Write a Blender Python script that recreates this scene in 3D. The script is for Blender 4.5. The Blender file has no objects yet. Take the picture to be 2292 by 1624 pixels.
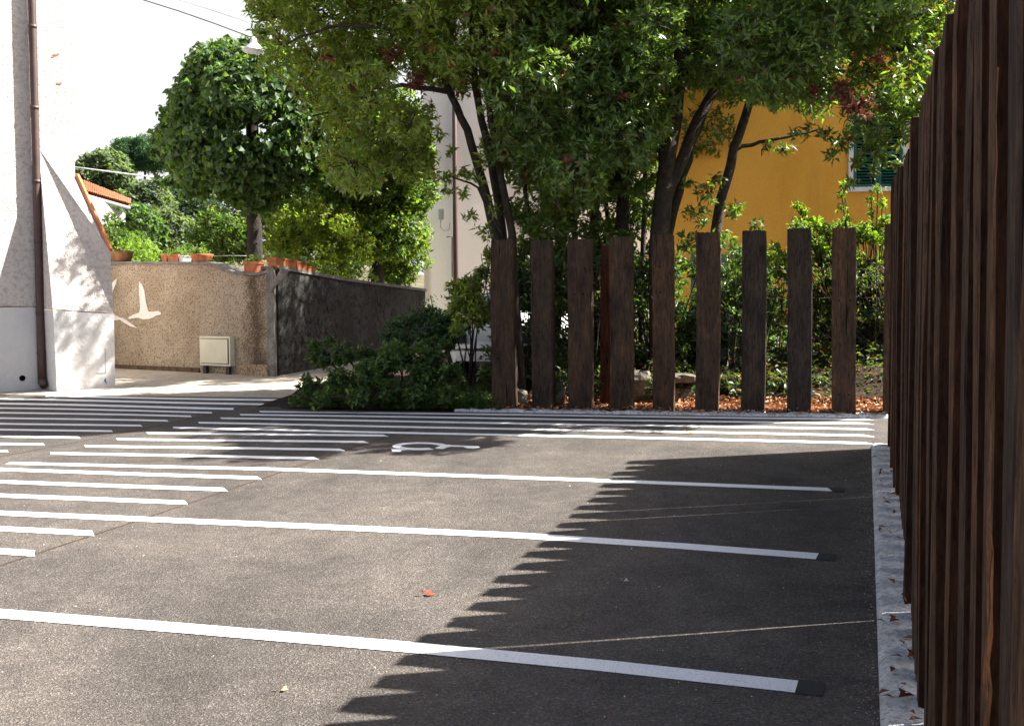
import bpy, math, random
import numpy as np
from mathutils import Vector, Matrix
random.seed(7); rng = np.random.default_rng(7)
S = bpy.context.scene; COL = S.collection

# ------------------------------------------------------------------ camera
CW, CH, F = 2292.0, 1624.0, 2425.0
PITCH, ROLL = math.radians(2.83), 0.0046
CAM = np.array([0, 0, 1.67])
fw = np.array([0, math.cos(PITCH), -math.sin(PITCH)])
r0 = np.array([1.0, 0, 0]); u0 = np.cross(r0, fw)
rt = math.cos(ROLL)*r0 - math.sin(ROLL)*u0
up = math.cos(ROLL)*u0 + math.sin(ROLL)*r0
cam = bpy.data.objects.new('camera', bpy.data.cameras.new('camera')); COL.objects.link(cam)
cam.data.sensor_width = 36; cam.data.lens = 36*F/CW; cam.data.clip_end = 2000; cam.data.clip_start = 0.02
cam.matrix_world = Matrix(((rt[0], up[0], -fw[0], CAM[0]), (rt[1], up[1], -fw[1], CAM[1]), (rt[2], up[2], -fw[2], CAM[2]), (0, 0, 0, 1)))
S.camera = cam
# ------------------------------------------------------------------ sky, sun, exposure
SUN_EL, SUN_AZ = math.radians(45.5), math.atan2(.991, .119)
w = bpy.data.worlds.new('World'); S.world = w; w.use_nodes = True
nt = w.node_tree; bg = nt.nodes['Background']; sky = nt.nodes.new('ShaderNodeTexSky')
sky.sky_type = 'NISHITA'; sky.sun_disc = False; sky.sun_elevation = SUN_EL; sky.sun_rotation = SUN_AZ
sky.air_density = 1.0; sky.dust_density = 4.0; sky.ozone_density = 1.0
bg.inputs[1].default_value = 0.05
# bright summer haze: the same pale glow low down all the way round the horizon
tc = nt.nodes.new('ShaderNodeTexCoord'); sx = nt.nodes.new('ShaderNodeSeparateXYZ'); nt.links.new(tc.outputs['Generated'], sx.inputs[0])
cr = nt.nodes.new('ShaderNodeMapRange'); cr.interpolation_type = 'SMOOTHSTEP'; nt.links.new(sx.outputs[2], cr.inputs[0])
for i_, v_ in ((1, .26), (2, .44), (3, 1.0), (4, 0.0)): cr.inputs[i_].default_value = v_
hz = nt.nodes.new('ShaderNodeMix'); hz.data_type = 'RGBA'; nt.links.new(cr.outputs[0], hz.inputs[0]); nt.links.new(sky.outputs[0], hz.inputs[6])
hz.inputs[7].default_value = (5.05, 5.15, 5.3, 1); nt.links.new(hz.outputs[2], bg.inputs[0])
sl = bpy.data.lights.new('sun', 'SUN'); sl.energy = 5.0; sl.angle = math.radians(.5); sl.color = (1, .95, .87)
so = bpy.data.objects.new('sun', sl); COL.objects.link(so)
sdir = Vector((math.sin(SUN_AZ)*math.cos(SUN_EL), math.cos(SUN_AZ)*math.cos(SUN_EL), math.sin(SUN_EL)))
so.rotation_euler = sdir.to_track_quat('Z', 'Y').to_euler()
so.location = (20, 5, 20)
S.view_settings.view_transform = 'Standard'; S.view_settings.look = 'None'
S.view_settings.exposure = 2.08; S.view_settings.gamma = 1.0; S.view_settings.use_curve_mapping = False

# ------------------------------------------------------------------ layout helpers
SX, SY = .02445/.99887, .04062/.99887          # the car park rises gently away from the viewer
def gz(x, y):
    d = math.hypot(x, y); k = 1.0 if d < 34 else 34.0/d
    return (SX*x + SY*y)*k
e1 = np.array([.30912714, .95102072]); e2 = np.array([.95102072, -.30912714])
def XY(u, v): return e1*u + e2*v
def W3(u, v, h=0):
    p = XY(u, v); return (p[0], p[1], gz(p[0], p[1]) + h)
def ray(px, py): return fw + rt*((px-CW/2)/F) - up*((py-CH/2)/F)
def P(px, py, d): return CAM + ray(px, py)*d
def G(px, py):
    n = np.array([-SX, -SY, 1.0]); r = ray(px, py); return CAM - r*((n@CAM)/(n@r))
def UV(px, py):
    p = G(px, py)[:2]; return float(p@e1), float(p@e2)
def yaw_uv(): return math.atan2(e1[1], e1[0])

# ------------------------------------------------------------------ object helpers
def link(o, parent=None):
    COL.objects.link(o)
    if parent is not None: o.parent = parent
    return o
def mesh(name, vs, fs, mat, parent=None, smooth=False):
    m = bpy.data.meshes.new(name); m.from_pydata([tuple(map(float, v)) for v in vs], [], fs)
    if smooth: m.polygons.foreach_set('use_smooth', [True]*len(m.polygons))
    m.update()
    if mat: m.materials.append(mat)
    o = link(bpy.data.objects.new(name, m), parent)
    return o
def tag(o, label=None, cat=None, group=None, kind=None):
    for k, v in (('label', label), ('category', cat), ('group', group), ('kind', kind)):
        if v: o[k] = v
    return o
def thing(name, label, cat, loc=(0, 0, 0), group=None):
    o = bpy.data.objects.new(name, None); COL.objects.link(o); o.location = tuple(map(float, loc)); o.empty_display_size = .2
    return tag(o, label, cat, group)
def rel(o):                                     # keep world coordinates of children built in world space
    p = o.parent
    if p is not None:
        q = p; off = Vector((0, 0, 0))
        while q is not None: off += q.location; q = q.parent
        o.location = -off
    return o
class MB:
    def __init__(s): s.v = []; s.f = []
    def add(s, vs, fs):
        n = len(s.v); s.v += [tuple(map(float, v)) for v in vs]; s.f += [tuple(i+n for i in f) for f in fs]
    def box(s, o, ax, ay, az):                  # origin corner and three edge vectors
        o, ax, ay, az = map(np.array, (o, ax, ay, az))
        if np.dot(np.cross(ax, ay), az) < 0: ax, ay = ay, ax
        vs = [o, o+ax, o+ax+ay, o+ay, o+az, o+ax+az, o+ax+ay+az, o+ay+az]
        s.add(vs, [(3, 2, 1, 0), (4, 5, 6, 7), (0, 1, 5, 4), (1, 2, 6, 5), (2, 3, 7, 6), (3, 0, 4, 7)])
    def tube(s, pts, rad, n=8, cap=True):
        pts = [np.array(p, float) for p in pts]; k = len(pts)
        rad = [rad]*k if np.isscalar(rad) else list(rad)
        vs = []; prev = None
        for i, p in enumerate(pts):
            t = pts[min(i+1, k-1)] - pts[max(i-1, 0)]; t = t/(np.linalg.norm(t)+1e-9)
            if prev is None:
                a = np.array([0, 0, 1.0]) if abs(t[2]) < .9 else np.array([1.0, 0, 0])
            else: a = prev
            x = a - t*np.dot(a, t); x /= np.linalg.norm(x)+1e-9; prev = x; y = np.cross(t, x)
            for j in range(n):
                th = 2*math.pi*j/n; vs.append(p + rad[i]*(x*math.cos(th)+y*math.sin(th)))
        fs = [(i*n+j, i*n+(j+1) % n, (i+1)*n+(j+1) % n, (i+1)*n+j) for i in range(k-1) for j in range(n)]
        if cap: fs += [tuple(range(n))[::-1], tuple((k-1)*n+j for j in range(n))]
        s.add(vs, fs)
    def lathe(s, c, prof, n=20):                # prof: (radius, height)
        vs = [(c[0]+r*math.cos(2*math.pi*j/n), c[1]+r*math.sin(2*math.pi*j/n), c[2]+h) for r, h in prof for j in range(n)]
        fs = [(i*n+j, i*n+(j+1) % n, (i+1)*n+(j+1) % n, (i+1)*n+j) for i in range(len(prof)-1) for j in range(n)]
        s.add(vs, fs)
    def prism(s, poly, ext):                    # planar polygon (3d points) extruded by a vector
        poly = [np.array(p, float) for p in poly]; ext = np.array(ext, float); k = len(poly)
        s.add(poly+[p+ext for p in poly], [tuple(range(k)), tuple(range(2*k-1, k-1, -1))] + [(i, k+i, k+(i+1) % k, (i+1) % k) for i in range(k)])
    def build(s, name, mat, parent=None, smooth=False, bevel=0, world=True):
        o = mesh(name, s.v, s.f, mat, parent, smooth)
        import bmesh
        b = bmesh.new(); b.from_mesh(o.data); bmesh.ops.recalc_face_normals(b, faces=b.faces)
        if bevel: bmesh.ops.bevel(b, geom=b.edges, offset=bevel, segments=2, affect='EDGES', profile=.6)
        b.to_mesh(o.data); b.free()
        if world: rel(o)
        return o

# ------------------------------------------------------------------ materials
class NT:
    def __init__(s, name):
        s.m = bpy.data.materials.new(name); s.m.use_nodes = True; s.t = s.m.node_tree
        s.b = s.t.nodes['Principled BSDF']; s.out = s.t.nodes['Material Output']
        s.co = s.t.nodes.new('ShaderNodeTexCoord'); s.geo = None
    def n(s, typ, **kw):
        x = s.t.nodes.new(typ)
        for k, v in kw.items(): setattr(x, k, v)
        return x
    def l(s, a, b): s.t.links.new(a, b)
    def map(s, scale=(1, 1, 1), src='Object'):
        m = s.n('ShaderNodeMapping'); m.inputs['Scale'].default_value = scale; s.l(s.co.outputs[src], m.inputs[0]); return m.outputs[0]
    def noise(s, scale, detail=4, rough=.6, vec=None, dist=0):
        x = s.n('ShaderNodeTexNoise'); x.inputs['Scale'].default_value = scale; x.inputs['Detail'].default_value = detail
        x.inputs['Roughness'].default_value = rough; x.inputs['Distortion'].default_value = dist
        s.l(vec if vec is not None else s.co.outputs['Object'], x.inputs['Vector']); return x.outputs['Fac']
    def vor(s, scale, vec=None, feature='F1', out='Distance'):
        x = s.n('ShaderNodeTexVoronoi', feature=feature); x.inputs['Scale'].default_value = scale
        s.l(vec if vec is not None else s.co.outputs['Object'], x.inputs['Vector']); return x.outputs[out]
    def ramp(s, fac, stops):
        x = s.n('ShaderNodeValToRGB'); r = x.color_ramp
        while len(r.elements) < len(stops): r.elements.new(.5)
        for e, (p, c) in zip(r.elements, stops):
            e.position = p; e.color = tuple(c)+(1,) if hasattr(c, '__len__') else (c, c, c, 1)
        s.l(fac, x.inputs[0]); return x.outputs[0]
    def mix(s, fac, a, b, mode='MIX'):
        x = s.n('ShaderNodeMix', data_type='RGBA', blend_type=mode)
        for i, v in ((0, fac), (6, a), (7, b)):
            if isinstance(v, (int, float)): x.inputs[i].default_value = v
            elif isinstance(v, tuple): x.inputs[i].default_value = v+(1,)
            else: s.l(v, x.inputs[i])
        return x.outputs[2]
    def math(s, op, a, b=0.0):
        x = s.n('ShaderNodeMath', operation=op)
        for i, v in ((0, a), (1, b)):
            if isinstance(v, (int, float)): x.inputs[i].default_value = v
            else: s.l(v, x.inputs[i])
        return x.outputs[0]
    def bump(s, h, strength=.5, dist=.01):
        x = s.n('ShaderNodeBump'); x.inputs['Strength'].default_value = strength; x.inputs['Distance'].default_value = dist
        s.l(h, x.inputs['Height']); s.l(x.outputs[0], s.b.inputs['Normal']); return x
    def fin(s, col, rough=.8, spec=.3, metal=0):
        if isinstance(col, tuple): s.b.inputs['Base Color'].default_value = col+(1,)
        else: s.l(col, s.b.inputs['Base Color'])
        if isinstance(rough, (int, float)): s.b.inputs['Roughness'].default_value = rough
        else: s.l(rough, s.b.inputs['Roughness'])
        s.b.inputs['Specular IOR Level'].default_value = spec; s.b.inputs['Metallic'].default_value = metal
        return s.m

def m_asphalt():
    t = NT('asphalt')
    fine = t.noise(90, 3, .7); ag = t.vor(150, out='Color'); agd = t.vor(150)
    big = t.noise(.9, 5, .62, dist=.6); mid = t.noise(6, 4, .6)
    base = t.ramp(big, [(.3, (.060, .053, .048)), (.5, (.080, .070, .062)), (.72, (.102, .088, .076))])
    g = t.n('ShaderNodeSeparateColor'); t.l(ag, g.inputs[0])
    spk = t.ramp(g.outputs[0], [(0, .6), (.45, .9), (.8, 1.1), (.95, 1.6), (1, 2.1)])
    st = t.noise(.55, 5, .6, t.map((1.0, .35, 1)), 1.2); base = t.mix(1.0, base, t.ramp(st, [(.32, .72), (.5, 1.0), (.66, 1.2)]), 'MULTIPLY')
    c = t.mix(1.0, base, spk, 'MULTIPLY')
    c = t.mix(1.0, c, t.ramp(fine, [(.3, .55), (.5, 1.0), (.7, 1.5)]), 'MULTIPLY')
    c = t.mix(1.0, c, t.ramp(mid, [(.3, .82), (.7, 1.18)]), 'MULTIPLY')
    h = t.math('ADD', t.math('MULTIPLY', agd, .9), t.math('MULTIPLY', fine, 1.2))
    t.bump(h, .75, .006)
    return t.fin(c, .82, .25)
def m_simple(name, c, rough=.6, spec=.3, metal=0, var=.25, scale=8, bump=.2, bscale=60, bd=.003):
    t = NT(name); n = t.noise(scale, 5, .6)
    lo = tuple(x*(1-var) for x in c); hi = tuple(min(1, x*(1+var)) for x in c)
    col = t.ramp(n, [(.3, lo), (.7, hi)])
    if bump: t.bump(t.noise(bscale, 4, .6), bump, bd)
    return t.fin(col, rough, spec, metal)
def m_paint():
    t = NT('white_road_paint')
    n = t.noise(140, 3, .7); big = t.noise(3, 3)
    c = t.ramp(n, [(.33, (.40, .40, .41)), (.45, (.80, .81, .82))])
    c = t.mix(1.0, c, t.ramp(big, [(.3, .92), (.6, 1.0)]), 'MULTIPLY')
    t.bump(n, .5, .004); return t.fin(c, .6, .3)
def m_wood(name, tint=(1, 1, 1), k=1.0):
    t = NT(name); oi = t.n('ShaderNodeObjectInfo')
    off = t.n('ShaderNodeVectorMath', operation='ADD'); sc = t.n('ShaderNodeVectorMath', operation='SCALE')
    cmb = t.n('ShaderNodeCombineXYZ'); t.l(oi.outputs['Random'], cmb.inputs[0]); t.l(oi.outputs['Random'], cmb.inputs[2])
    t.l(cmb.outputs[0], sc.inputs[0]); sc.inputs['Scale'].default_value = 17.0
    t.l(t.co.outputs['Object'], off.inputs[0]); t.l(sc.outputs[0], off.inputs[1])
    mp = t.n('ShaderNodeMapping'); mp.inputs['Scale'].default_value = (1, 1, .06); t.l(off.outputs[0], mp.inputs[0])
    mp2 = t.n('ShaderNodeMapping'); mp2.inputs['Scale'].default_value = (1, 1, .35); t.l(off.outputs[0], mp2.inputs[0])
    grain = t.noise(95, 6, .75, mp.outputs[0], .3); crack = t.noise(22, 3, .55, mp.outputs[0], .8); blot = t.noise(7, 4, .6, mp2.outputs[0])
    a = t.ramp(grain, [(.28, tuple(.026*k*x for x in tint)), (.5, (.058*k*tint[0], .041*k*tint[1], .031*k*tint[2])), (.75, (.105*k*tint[0], .076*k*tint[1], .054*k*tint[2]))])
    b = t.ramp(blot, [(.3, (.50, .50, .56)), (.5, (.95, .9, .88)), (.7, (1.32, 1.14, .98))])
    mp3 = t.n('ShaderNodeMapping'); mp3.inputs['Scale'].default_value = (1, 1, .22); t.l(off.outputs[0], mp3.inputs[0]); chip = t.noise(38, 5, .75, mp3.outputs[0], .8)
    b = t.mix(1.0, b, t.ramp(chip, [(.32, .38), (.48, .95), (.68, 1.5)]), 'MULTIPLY')
    c = t.mix(1.0, a, b, 'MULTIPLY')
    c = t.mix(1.0, c, t.ramp(oi.outputs['Random'], [(0, (.62, .72, .85)), (.5, (1.0, .98, .94)), (1, (1.3, 1.12, .95))]), 'MULTIPLY')
    c = t.mix(t.ramp(crack, [(.30, 1.0), (.345, 0.0)]), c, (.008, .006, .005))
    h = t.math('ADD', t.math('ADD', t.math('MULTIPLY', grain, .6), t.math('MULTIPLY', chip, 1.4)), t.ramp(crack, [(.29, 0.0), (.37, 1.0)]))
    t.bump(h, .9, .006)
    return t.fin(c, .85, .12)
def m_leaf(name, rough=.42, spec=.45, trans=.35, tsat=(1.5, 1.7, .45)):
    t = NT(name); at = t.n('ShaderNodeAttribute', attribute_name='leaf_colour')
    t.fin(at.outputs['Color'], rough, spec)
    tr = t.n('ShaderNodeBsdfTranslucent'); t.l(t.mix(1.0, at.outputs['Color'], tsat, 'MULTIPLY'), tr.inputs[0])
    mx = t.n('ShaderNodeMixShader'); mx.inputs[0].default_value = trans
    t.l(t.b.outputs[0], mx.inputs[1]); t.l(tr.outputs[0], mx.inputs[2]); t.l(mx.outputs[0], t.out.inputs[0]); return t.m
def m_stucco(name, c1, c2, scale=60, bump=.9, bd=.012, stain=None, speck=0.0, blotch=.5, rough=.9):
    t = NT(name); n = t.noise(scale, 4, .65); b = t.noise(blotch, 5, .6, dist=.5)
    c = t.ramp(b, [(.3, c1), (.7, c2)])
    if speck:
        v = t.noise(scale*.45, 3, .75)
        c = t.mix(t.math('MULTIPLY', t.ramp(v, [(.40, 1.0), (.52, 0.0)]), speck), c, tuple(x*.35 for x in c1))
    if stain:
        mp = t.map((1, 1, .15)); s = t.noise(1.6, 5, .6, mp)
        c = t.mix(t.ramp(s, [(.5, 0.0), (.68, 1.0)]), c, stain)
    t.bump(n, bump, bd); return t.fin(c, rough, .15)
M = {}
M['asphalt'] = m_asphalt(); M['paint'] = m_paint()
M['seam'] = m_simple('brown_joint', (.06, .042, .03), .9, .1)
M['tar'] = m_simple('black_overpaint', (.03, .028, .028), .7, .3)
M['concrete'] = m_stucco('concrete_road', (.34, .30, .25), (.52, .46, .38), 25, .5, .01, None, .35, .6)
M['kerb'] = m_stucco('white_kerb_concrete', (.62, .62, .61), (.93, .93, .92), 75, 1.0, .03, None, .55, 6)
M['soil'] = m_simple('soil', (.035, .024, .017), .95, .1, var=.5, scale=12, bump=.9, bscale=40, bd=.02)
M['ground'] = m_simple('distant_ground', (.10, .09, .055), .95, .1, var=.4, scale=.7, bump=.5, bscale=8, bd=.03)
M['wood'] = m_wood('sleeper_wood', (.88, .88, .88), .95)
M['wood_side'] = m_wood('dark_side_wood', (1.15, .78, .62), .62)
M['pale_wood'] = m_wood('torn_pale_wood', (1.3, 1.0, .75), 3.2)
M['wood_red'] = m_wood('reddish_sleeper_wood', (1.45, .8, .6), 1.0)
M['wood_near'] = m_wood('fence_wood', (1.0, .90, .82), 1.4)
M['hole'] = m_simple('black_hole', (.006, .005, .005), .9, 0)
M['wall_white'] = m_stucco('white_render', (.60, .54, .51), (.74, .68, .65), 38, 1.0, .035, None, .35, .7)
M['plinth'] = m_stucco('smooth_grey_render', (.58, .57, .57), (.68, .66, .65), 9, .8, .03, None, 0, 1.2)
M['tan'] = m_stucco('mottled_tan_render', (.33, .24, .145), (.52, .41, .28), 52, 1.0, .02, (.13, .09, .06), .95, 1.3)
M['darkwall'] = m_stucco('weathered_dark_wall', (.038, .036, .034), (.085, .082, .08), 22, 1.0, .03, (.05, .045, .04), .8, 1.2)
M['cap'] = m_stucco('grey_coping', (.13, .12, .115), (.24, .23, .22), 30, .7, .01, None, .4, 3)
M['birdpaint'] = m_simple('pale_bird_plaster', (.72, .66, .62), .8, .2, var=.06, scale=20)
M['terracotta'] = m_simple('terracotta', (.42, .15, .07), .8, .2, var=.3, scale=14)
M['terradark'] = m_simple('mossy_terracotta', (.24, .12, .06), .85, .2, var=.45, scale=10)
M['dirt'] = m_simple('dirt_band', (.10, .07, .045), .95, .1, var=.5, scale=9, bump=.8, bscale=30, bd=.01)
M['tile'] = m_simple('orange_roof_tile', (.42, .18, .09), .8, .2, var=.35, scale=6)
M['copper'] = m_simple('brown_downpipe', (.07, .038, .034), .55, .5, var=.25, scale=6, bump=.05)
M['orange_trim'] = m_simple('orange_flashing', (.55, .17, .05), .5, .4, var=.15)
M['cream'] = m_simple('cream_painted_steel', (.62, .60, .46), .5, .4, var=.08, scale=4, bump=.05)
M['iron'] = m_simple('dark_iron', (.02, .02, .022), .6, .4)
M['galv'] = m_simple('grey_galvanised', (.38, .40, .42), .45, .5, .4, var=.15)
M['pink'] = m_stucco('pale_pink_render', (.74, .70, .70), (.82, .79, .79), 60, .4, .006, None, .08, .4)
M['orange'] = m_stucco('orange_house_render', (.78, .37, .055), (.90, .46, .085), 90, .6, .008, (.66, .32, .06), .15, .35)
M['white'] = m_simple('white_trim', (.72, .72, .72), .6, .3, var=.06)
M['green'] = m_simple('green_shutter_paint', (.012, .085, .065), .5, .4, var=.2)
M['glass'] = m_simple('dark_window_glass', (.05, .06, .07), .08, .8, var=.1, bump=0)
M['bark'] = m_simple('dark_bark', (.045, .036, .030), .9, .2, var=.45, scale=14, bump=1.0, bscale=30, bd=.02)
M['barkg'] = m_simple('linden_bark', (.034, .028, .024), .9, .2, var=.4, scale=12, bump=1.0, bscale=26, bd=.02)
M['stone'] = m_stucco('field_stone', (.09, .08, .07), (.24, .21, .16), 14, 1.0, .03, None, .5, 3)
M['leaf'] = m_leaf('laurel_leaf', .36, .5, .42, (1.7, 1.8, .45))
M['leafs'] = m_leaf('soft_leaf', .5, .35, .5, (1.7, 1.9, .45))
M['litter'] = m_leaf('dry_leaf', .7, .2, .15, (1.2, 1, .7))
M['carpaint'] = m_simple('white_car_paint', (.75, .76, .78), .2, .6, var=.02, bump=0)
M['rubber'] = m_simple('rubber', (.02, .02, .02), .8, .2)
M['wire'] = m_simple('wire_black', (.03, .03, .03), .6, .3, bump=0)
M['wirew'] = m_simple('wire_pale', (.7, .7, .7), .6, .3, bump=0)
M['board'] = m_simple('weathered_grey_board', (.24, .22, .20), .85, .2, var=.35, scale=9)
M['blue'] = m_simple('blue_mark', (.05, .15, .5), .7, .2)
M['brick'] = m_simple('exposed_brick', (.30, .16, .11), .9, .1, var=.3)
M['teal'] = m_simple('teal_plastic', (.10, .35, .38), .4, .5, bump=0)
M['lampglass'] = m_simple('pale_lamp_shell', (.55, .62, .72), .35, .5, var=.1, bump=0)

# ------------------------------------------------------------------ leaves
def unit(a): return a/(np.linalg.norm(a, axis=-1, keepdims=True)+1e-9)
def leafcloud(name, base, d, n, L, Wd, cols, mat, parent=None, droop=.15, fold=.12):
    N = len(base); d = unit(d); s = unit(np.cross(d, n)); n = np.cross(s, d)
    L = L[:, None]; Wd = Wd[:, None]
    v = np.empty((N, 5, 3), np.float32)
    v[:, 0] = base
    v[:, 1] = base + d*L*.42 + s*Wd*.5 + n*Wd*fold*2
    v[:, 2] = base + d*L*.5
    v[:, 3] = base + d*L*.42 - s*Wd*.5 + n*Wd*fold*2
    v[:, 4] = base + d*L - n*L*droop
    tri = np.array([[0, 2, 1], [0, 3, 2], [2, 4, 1], [3, 4, 2]])
    f = (tri[None] + (np.arange(N)*5)[:, None, None]).reshape(-1).astype(np.int32)
    m = bpy.data.meshes.new(name); nf = N*4
    m.vertices.add(N*5); m.vertices.foreach_set('co', v.reshape(-1))
    m.loops.add(nf*3); m.loops.foreach_set('vertex_index', f)
    m.polygons.add(nf); m.polygons.foreach_set('loop_start', np.arange(nf, dtype=np.int32)*3)
    m.polygons.foreach_set('loop_total', np.full(nf, 3, np.int32))
    m.update(calc_edges=True)
    a = m.attributes.new('leaf_colour', 'FLOAT_COLOR', 'POINT')
    c4 = np.ones((N, 5, 4), np.float32); c4[:, :, :3] = cols[:, None, :]
    a.data.foreach_set('color', c4.reshape(-1)); m.materials.append(mat)
    o = link(bpy.data.objects.new(name, m), parent); o['kind'] = 'stuff'
    return rel(o)
def pal(N, stops, seed_arr=None):
    """stops: list of (probability, colour); a soft per-leaf variation on top"""
    p = np.array([s[0] for s in stops], float); p /= p.sum()
    idx = rng.choice(len(stops), N, p=p); c = np.array([s[1] for s in stops])[idx]
    return c*rng.uniform(.7, 1.3, (N, 1))*rng.uniform(.92, 1.08, (N, 3))
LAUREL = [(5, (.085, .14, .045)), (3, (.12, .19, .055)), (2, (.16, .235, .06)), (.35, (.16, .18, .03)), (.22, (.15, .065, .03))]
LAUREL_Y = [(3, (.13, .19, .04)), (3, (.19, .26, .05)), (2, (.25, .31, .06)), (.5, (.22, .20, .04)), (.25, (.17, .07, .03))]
LINDEN = [(4, (.055, .10, .04)), (3, (.075, .13, .048)), (1.5, (.12, .18, .06))]
FAR = [(4, (.085, .115, .08)), (3, (.115, .15, .095)), (1, (.16, .19, .13))]  # distance haze is put into these paler, greyer leaf colours
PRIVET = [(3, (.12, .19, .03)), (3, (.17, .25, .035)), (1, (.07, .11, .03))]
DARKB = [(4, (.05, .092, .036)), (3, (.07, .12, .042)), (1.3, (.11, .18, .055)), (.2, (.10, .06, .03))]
def twigs_to_leaves(tip, tdir, K, L, Wd, spread=(40, 85), back=.12):
    n = len(tip); tip = np.repeat(tip, K, 0); td = unit(np.repeat(tdir, K, 0)); N = n*K
    r = rng.normal(size=(N, 3)); side = unit(r - td*(r*td).sum(1, keepdims=True))
    th = np.radians(rng.uniform(spread[0], spread[1], (N, 1)))
    d = td*np.cos(th) + side*np.sin(th)
    base = tip - td*rng.uniform(0, back, (N, 1))
    nn = unit(td + .4*rng.normal(size=(N, 3)) + np.array([0, 0, .35]))
    return base, d, nn, L*rng.uniform(.6, 1.2, N), Wd*rng.uniform(.7, 1.15, N)
def foliage(name, lobes, per, K, L, Wd, palette, mat, parent, droop_dir=0.0, up_b=.3, spread=(40, 85), shell=.5, squash=.85, twig_mat=None, twig_every=6, bad=None):
    tips = []; dirs = []; tw = MB()
    for c, r in lobes:
        c = np.array(c); n = max(4, int(per*(r/.45)**2))
        dv = unit(rng.normal(size=(n, 3))); rr = r*(shell + (1-shell)*rng.uniform(0, 1, (n, 1))**.5)*rng.uniform(.85, 1.12, (n, 1))
        t = c + dv*rr*np.array([1, 1, squash]); tips.append(t)
        dd = dv*.8 + rng.normal(size=(n, 3))*.35 + np.array([0, 0, up_b]); dirs.append(dd)
        if twig_mat is not None:
            for i in range(0, n, twig_every):
                a = c + (t[i]-c)*rng.uniform(.0, .3) + rng.normal(size=3)*.03; m_ = (a+t[i])/2 + rng.normal(size=3)*.04
                tw.tube([a, m_, t[i]], [.009, .006, .003], 3, False)
    tips = np.concatenate(tips); dirs = np.concatenate(dirs)
    b, d, n_, l_, w_ = twigs_to_leaves(tips, dirs, K, L, Wd, spread)
    if droop_dir: d = unit(d + np.array([0, 0, -droop_dir])); n_ = unit(n_ + dirs.repeat(K, 0)*.6)
    cols = pal(len(b), palette)
    if bad is not None:                          # dead sprigs: whole twigs of dry red-brown leaves
        k = rng.random(len(tips)) < bad; k = np.repeat(k, K); cols[k] = np.array([.17, .06, .035])*rng.uniform(.6, 1.3, (k.sum(), 1))
    leafcloud(name, b, d, n_, l_, w_, cols, mat, parent)
    if twig_mat is not None:
        o = tw.build('twigs', twig_mat, parent, True); o['kind'] = 'stuff'
    return len(b)

# ================================================================== THE SETTING
def grid(name, us, vs, hfun, mat, parent=None, kind='structure', smooth=True):
    vv = []; ff = []
    for u in us:
        for v in vs: vv.append(W3(u, v, hfun(u, v)))
    nv = len(vs)
    for i in range(len(us)-1):
        for j in range(nv-1): ff.append((i*nv+j, i*nv+j+1, (i+1)*nv+j+1, (i+1)*nv+j))
    o = mesh(name, vv, [f[::-1] for f in ff], mat, parent, smooth)
    if o.data.polygons[0].normal.z < 0: o.data.flip_normals()
    if kind: o['kind'] = kind
    return o
# far ground, levelling off to the horizon
ring = [0, 6, 12, 18, 24, 30, 34, 40, 60, 100, 200, 500, 1200]
vs = [(0, 0, -.03)]; fs = []; NS = 48
for r in ring[1:]:
    for j in range(NS):
        a = 2*math.pi*j/NS; x, y = r*math.cos(a), r*math.sin(a); vs.append((x, y, gz(x, y)-.03))
for j in range(NS): fs.append((0, 1+j, 1+(j+1) % NS))
for i in range(len(ring)-2):
    for j in range(NS):
        a, b = 1+i*NS+j, 1+i*NS+(j+1) % NS; fs.append((a, a+NS, b+NS, b))
tag(mesh('ground', vs, fs, M['ground'], None, True), kind='structure')

def polyflat(name, uv, h, mat, parent=None, kind=None):
    return_o = mesh(name, [W3(u, v, h) for u, v in uv], [tuple(range(len(uv)))], mat, parent)
    if return_o.data.polygons[0].normal.z < 0: return_o.data.flip_normals()
    if kind: return_o['kind'] = kind
    return return_o
lot = polyflat('asphalt_car_park', [(-6, .07), (-6, -22), (12.75, -22), (12.75, -7.45), (12.45, -7.2), (12.0, -6.95), (11.68, -6.2), (11.68, .55), (9.95, .55), (9.95, .07)], 0.0, M['asphalt'], None, 'structure')
road = polyflat('concrete_road', [(12.751, -24), (12.751, -7.0), (13.6, -6.2), (22, -6.2), (22, -24)], -.004, M['concrete'], None, 'structure')

# kerb beneath the fence: a rough strip of poured white concrete
us = np.arange(-1.5, 9.93, .07); vs_ = np.array([.068, .072, .10, .14, .19, .24, .30, .36, .44, .52])
def kh(u, v):
    if v < .07: return -.02
    e = .012 if v < .08 else .03
    return e + .004*math.sin(u*9.3+v*31) + random.uniform(-.003, .003)
kerb = grid('kerb', us, vs_, kh, M['kerb'])
kerb2 = grid('footing', np.array([11.66, 11.685, 11.70, 11.74, 11.80, 11.86, 11.9]), np.arange(-4.5, 1.2, .07),
             lambda u, v: (-.02 if u < 11.67 or u > 11.89 else .02+random.uniform(-.018, .022)), M['kerb'])
bed = grid('planting_bed', np.arange(11.7, 22, .25), np.arange(-7.2, 9, .3),
           lambda u, v: (0.005 if u < 12.35 else min(.34, (u-12.35)*.4)) * (1 if v > -4.3 else .35) + random.uniform(-.02, .03), M['soil'])
bed2 = grid('verge', np.arange(-6, 11.7, .6), np.array([.53, 1, 2, 4, 8, 14]), lambda u, v: .0+random.uniform(-.01, .02), M['ground'])

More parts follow.
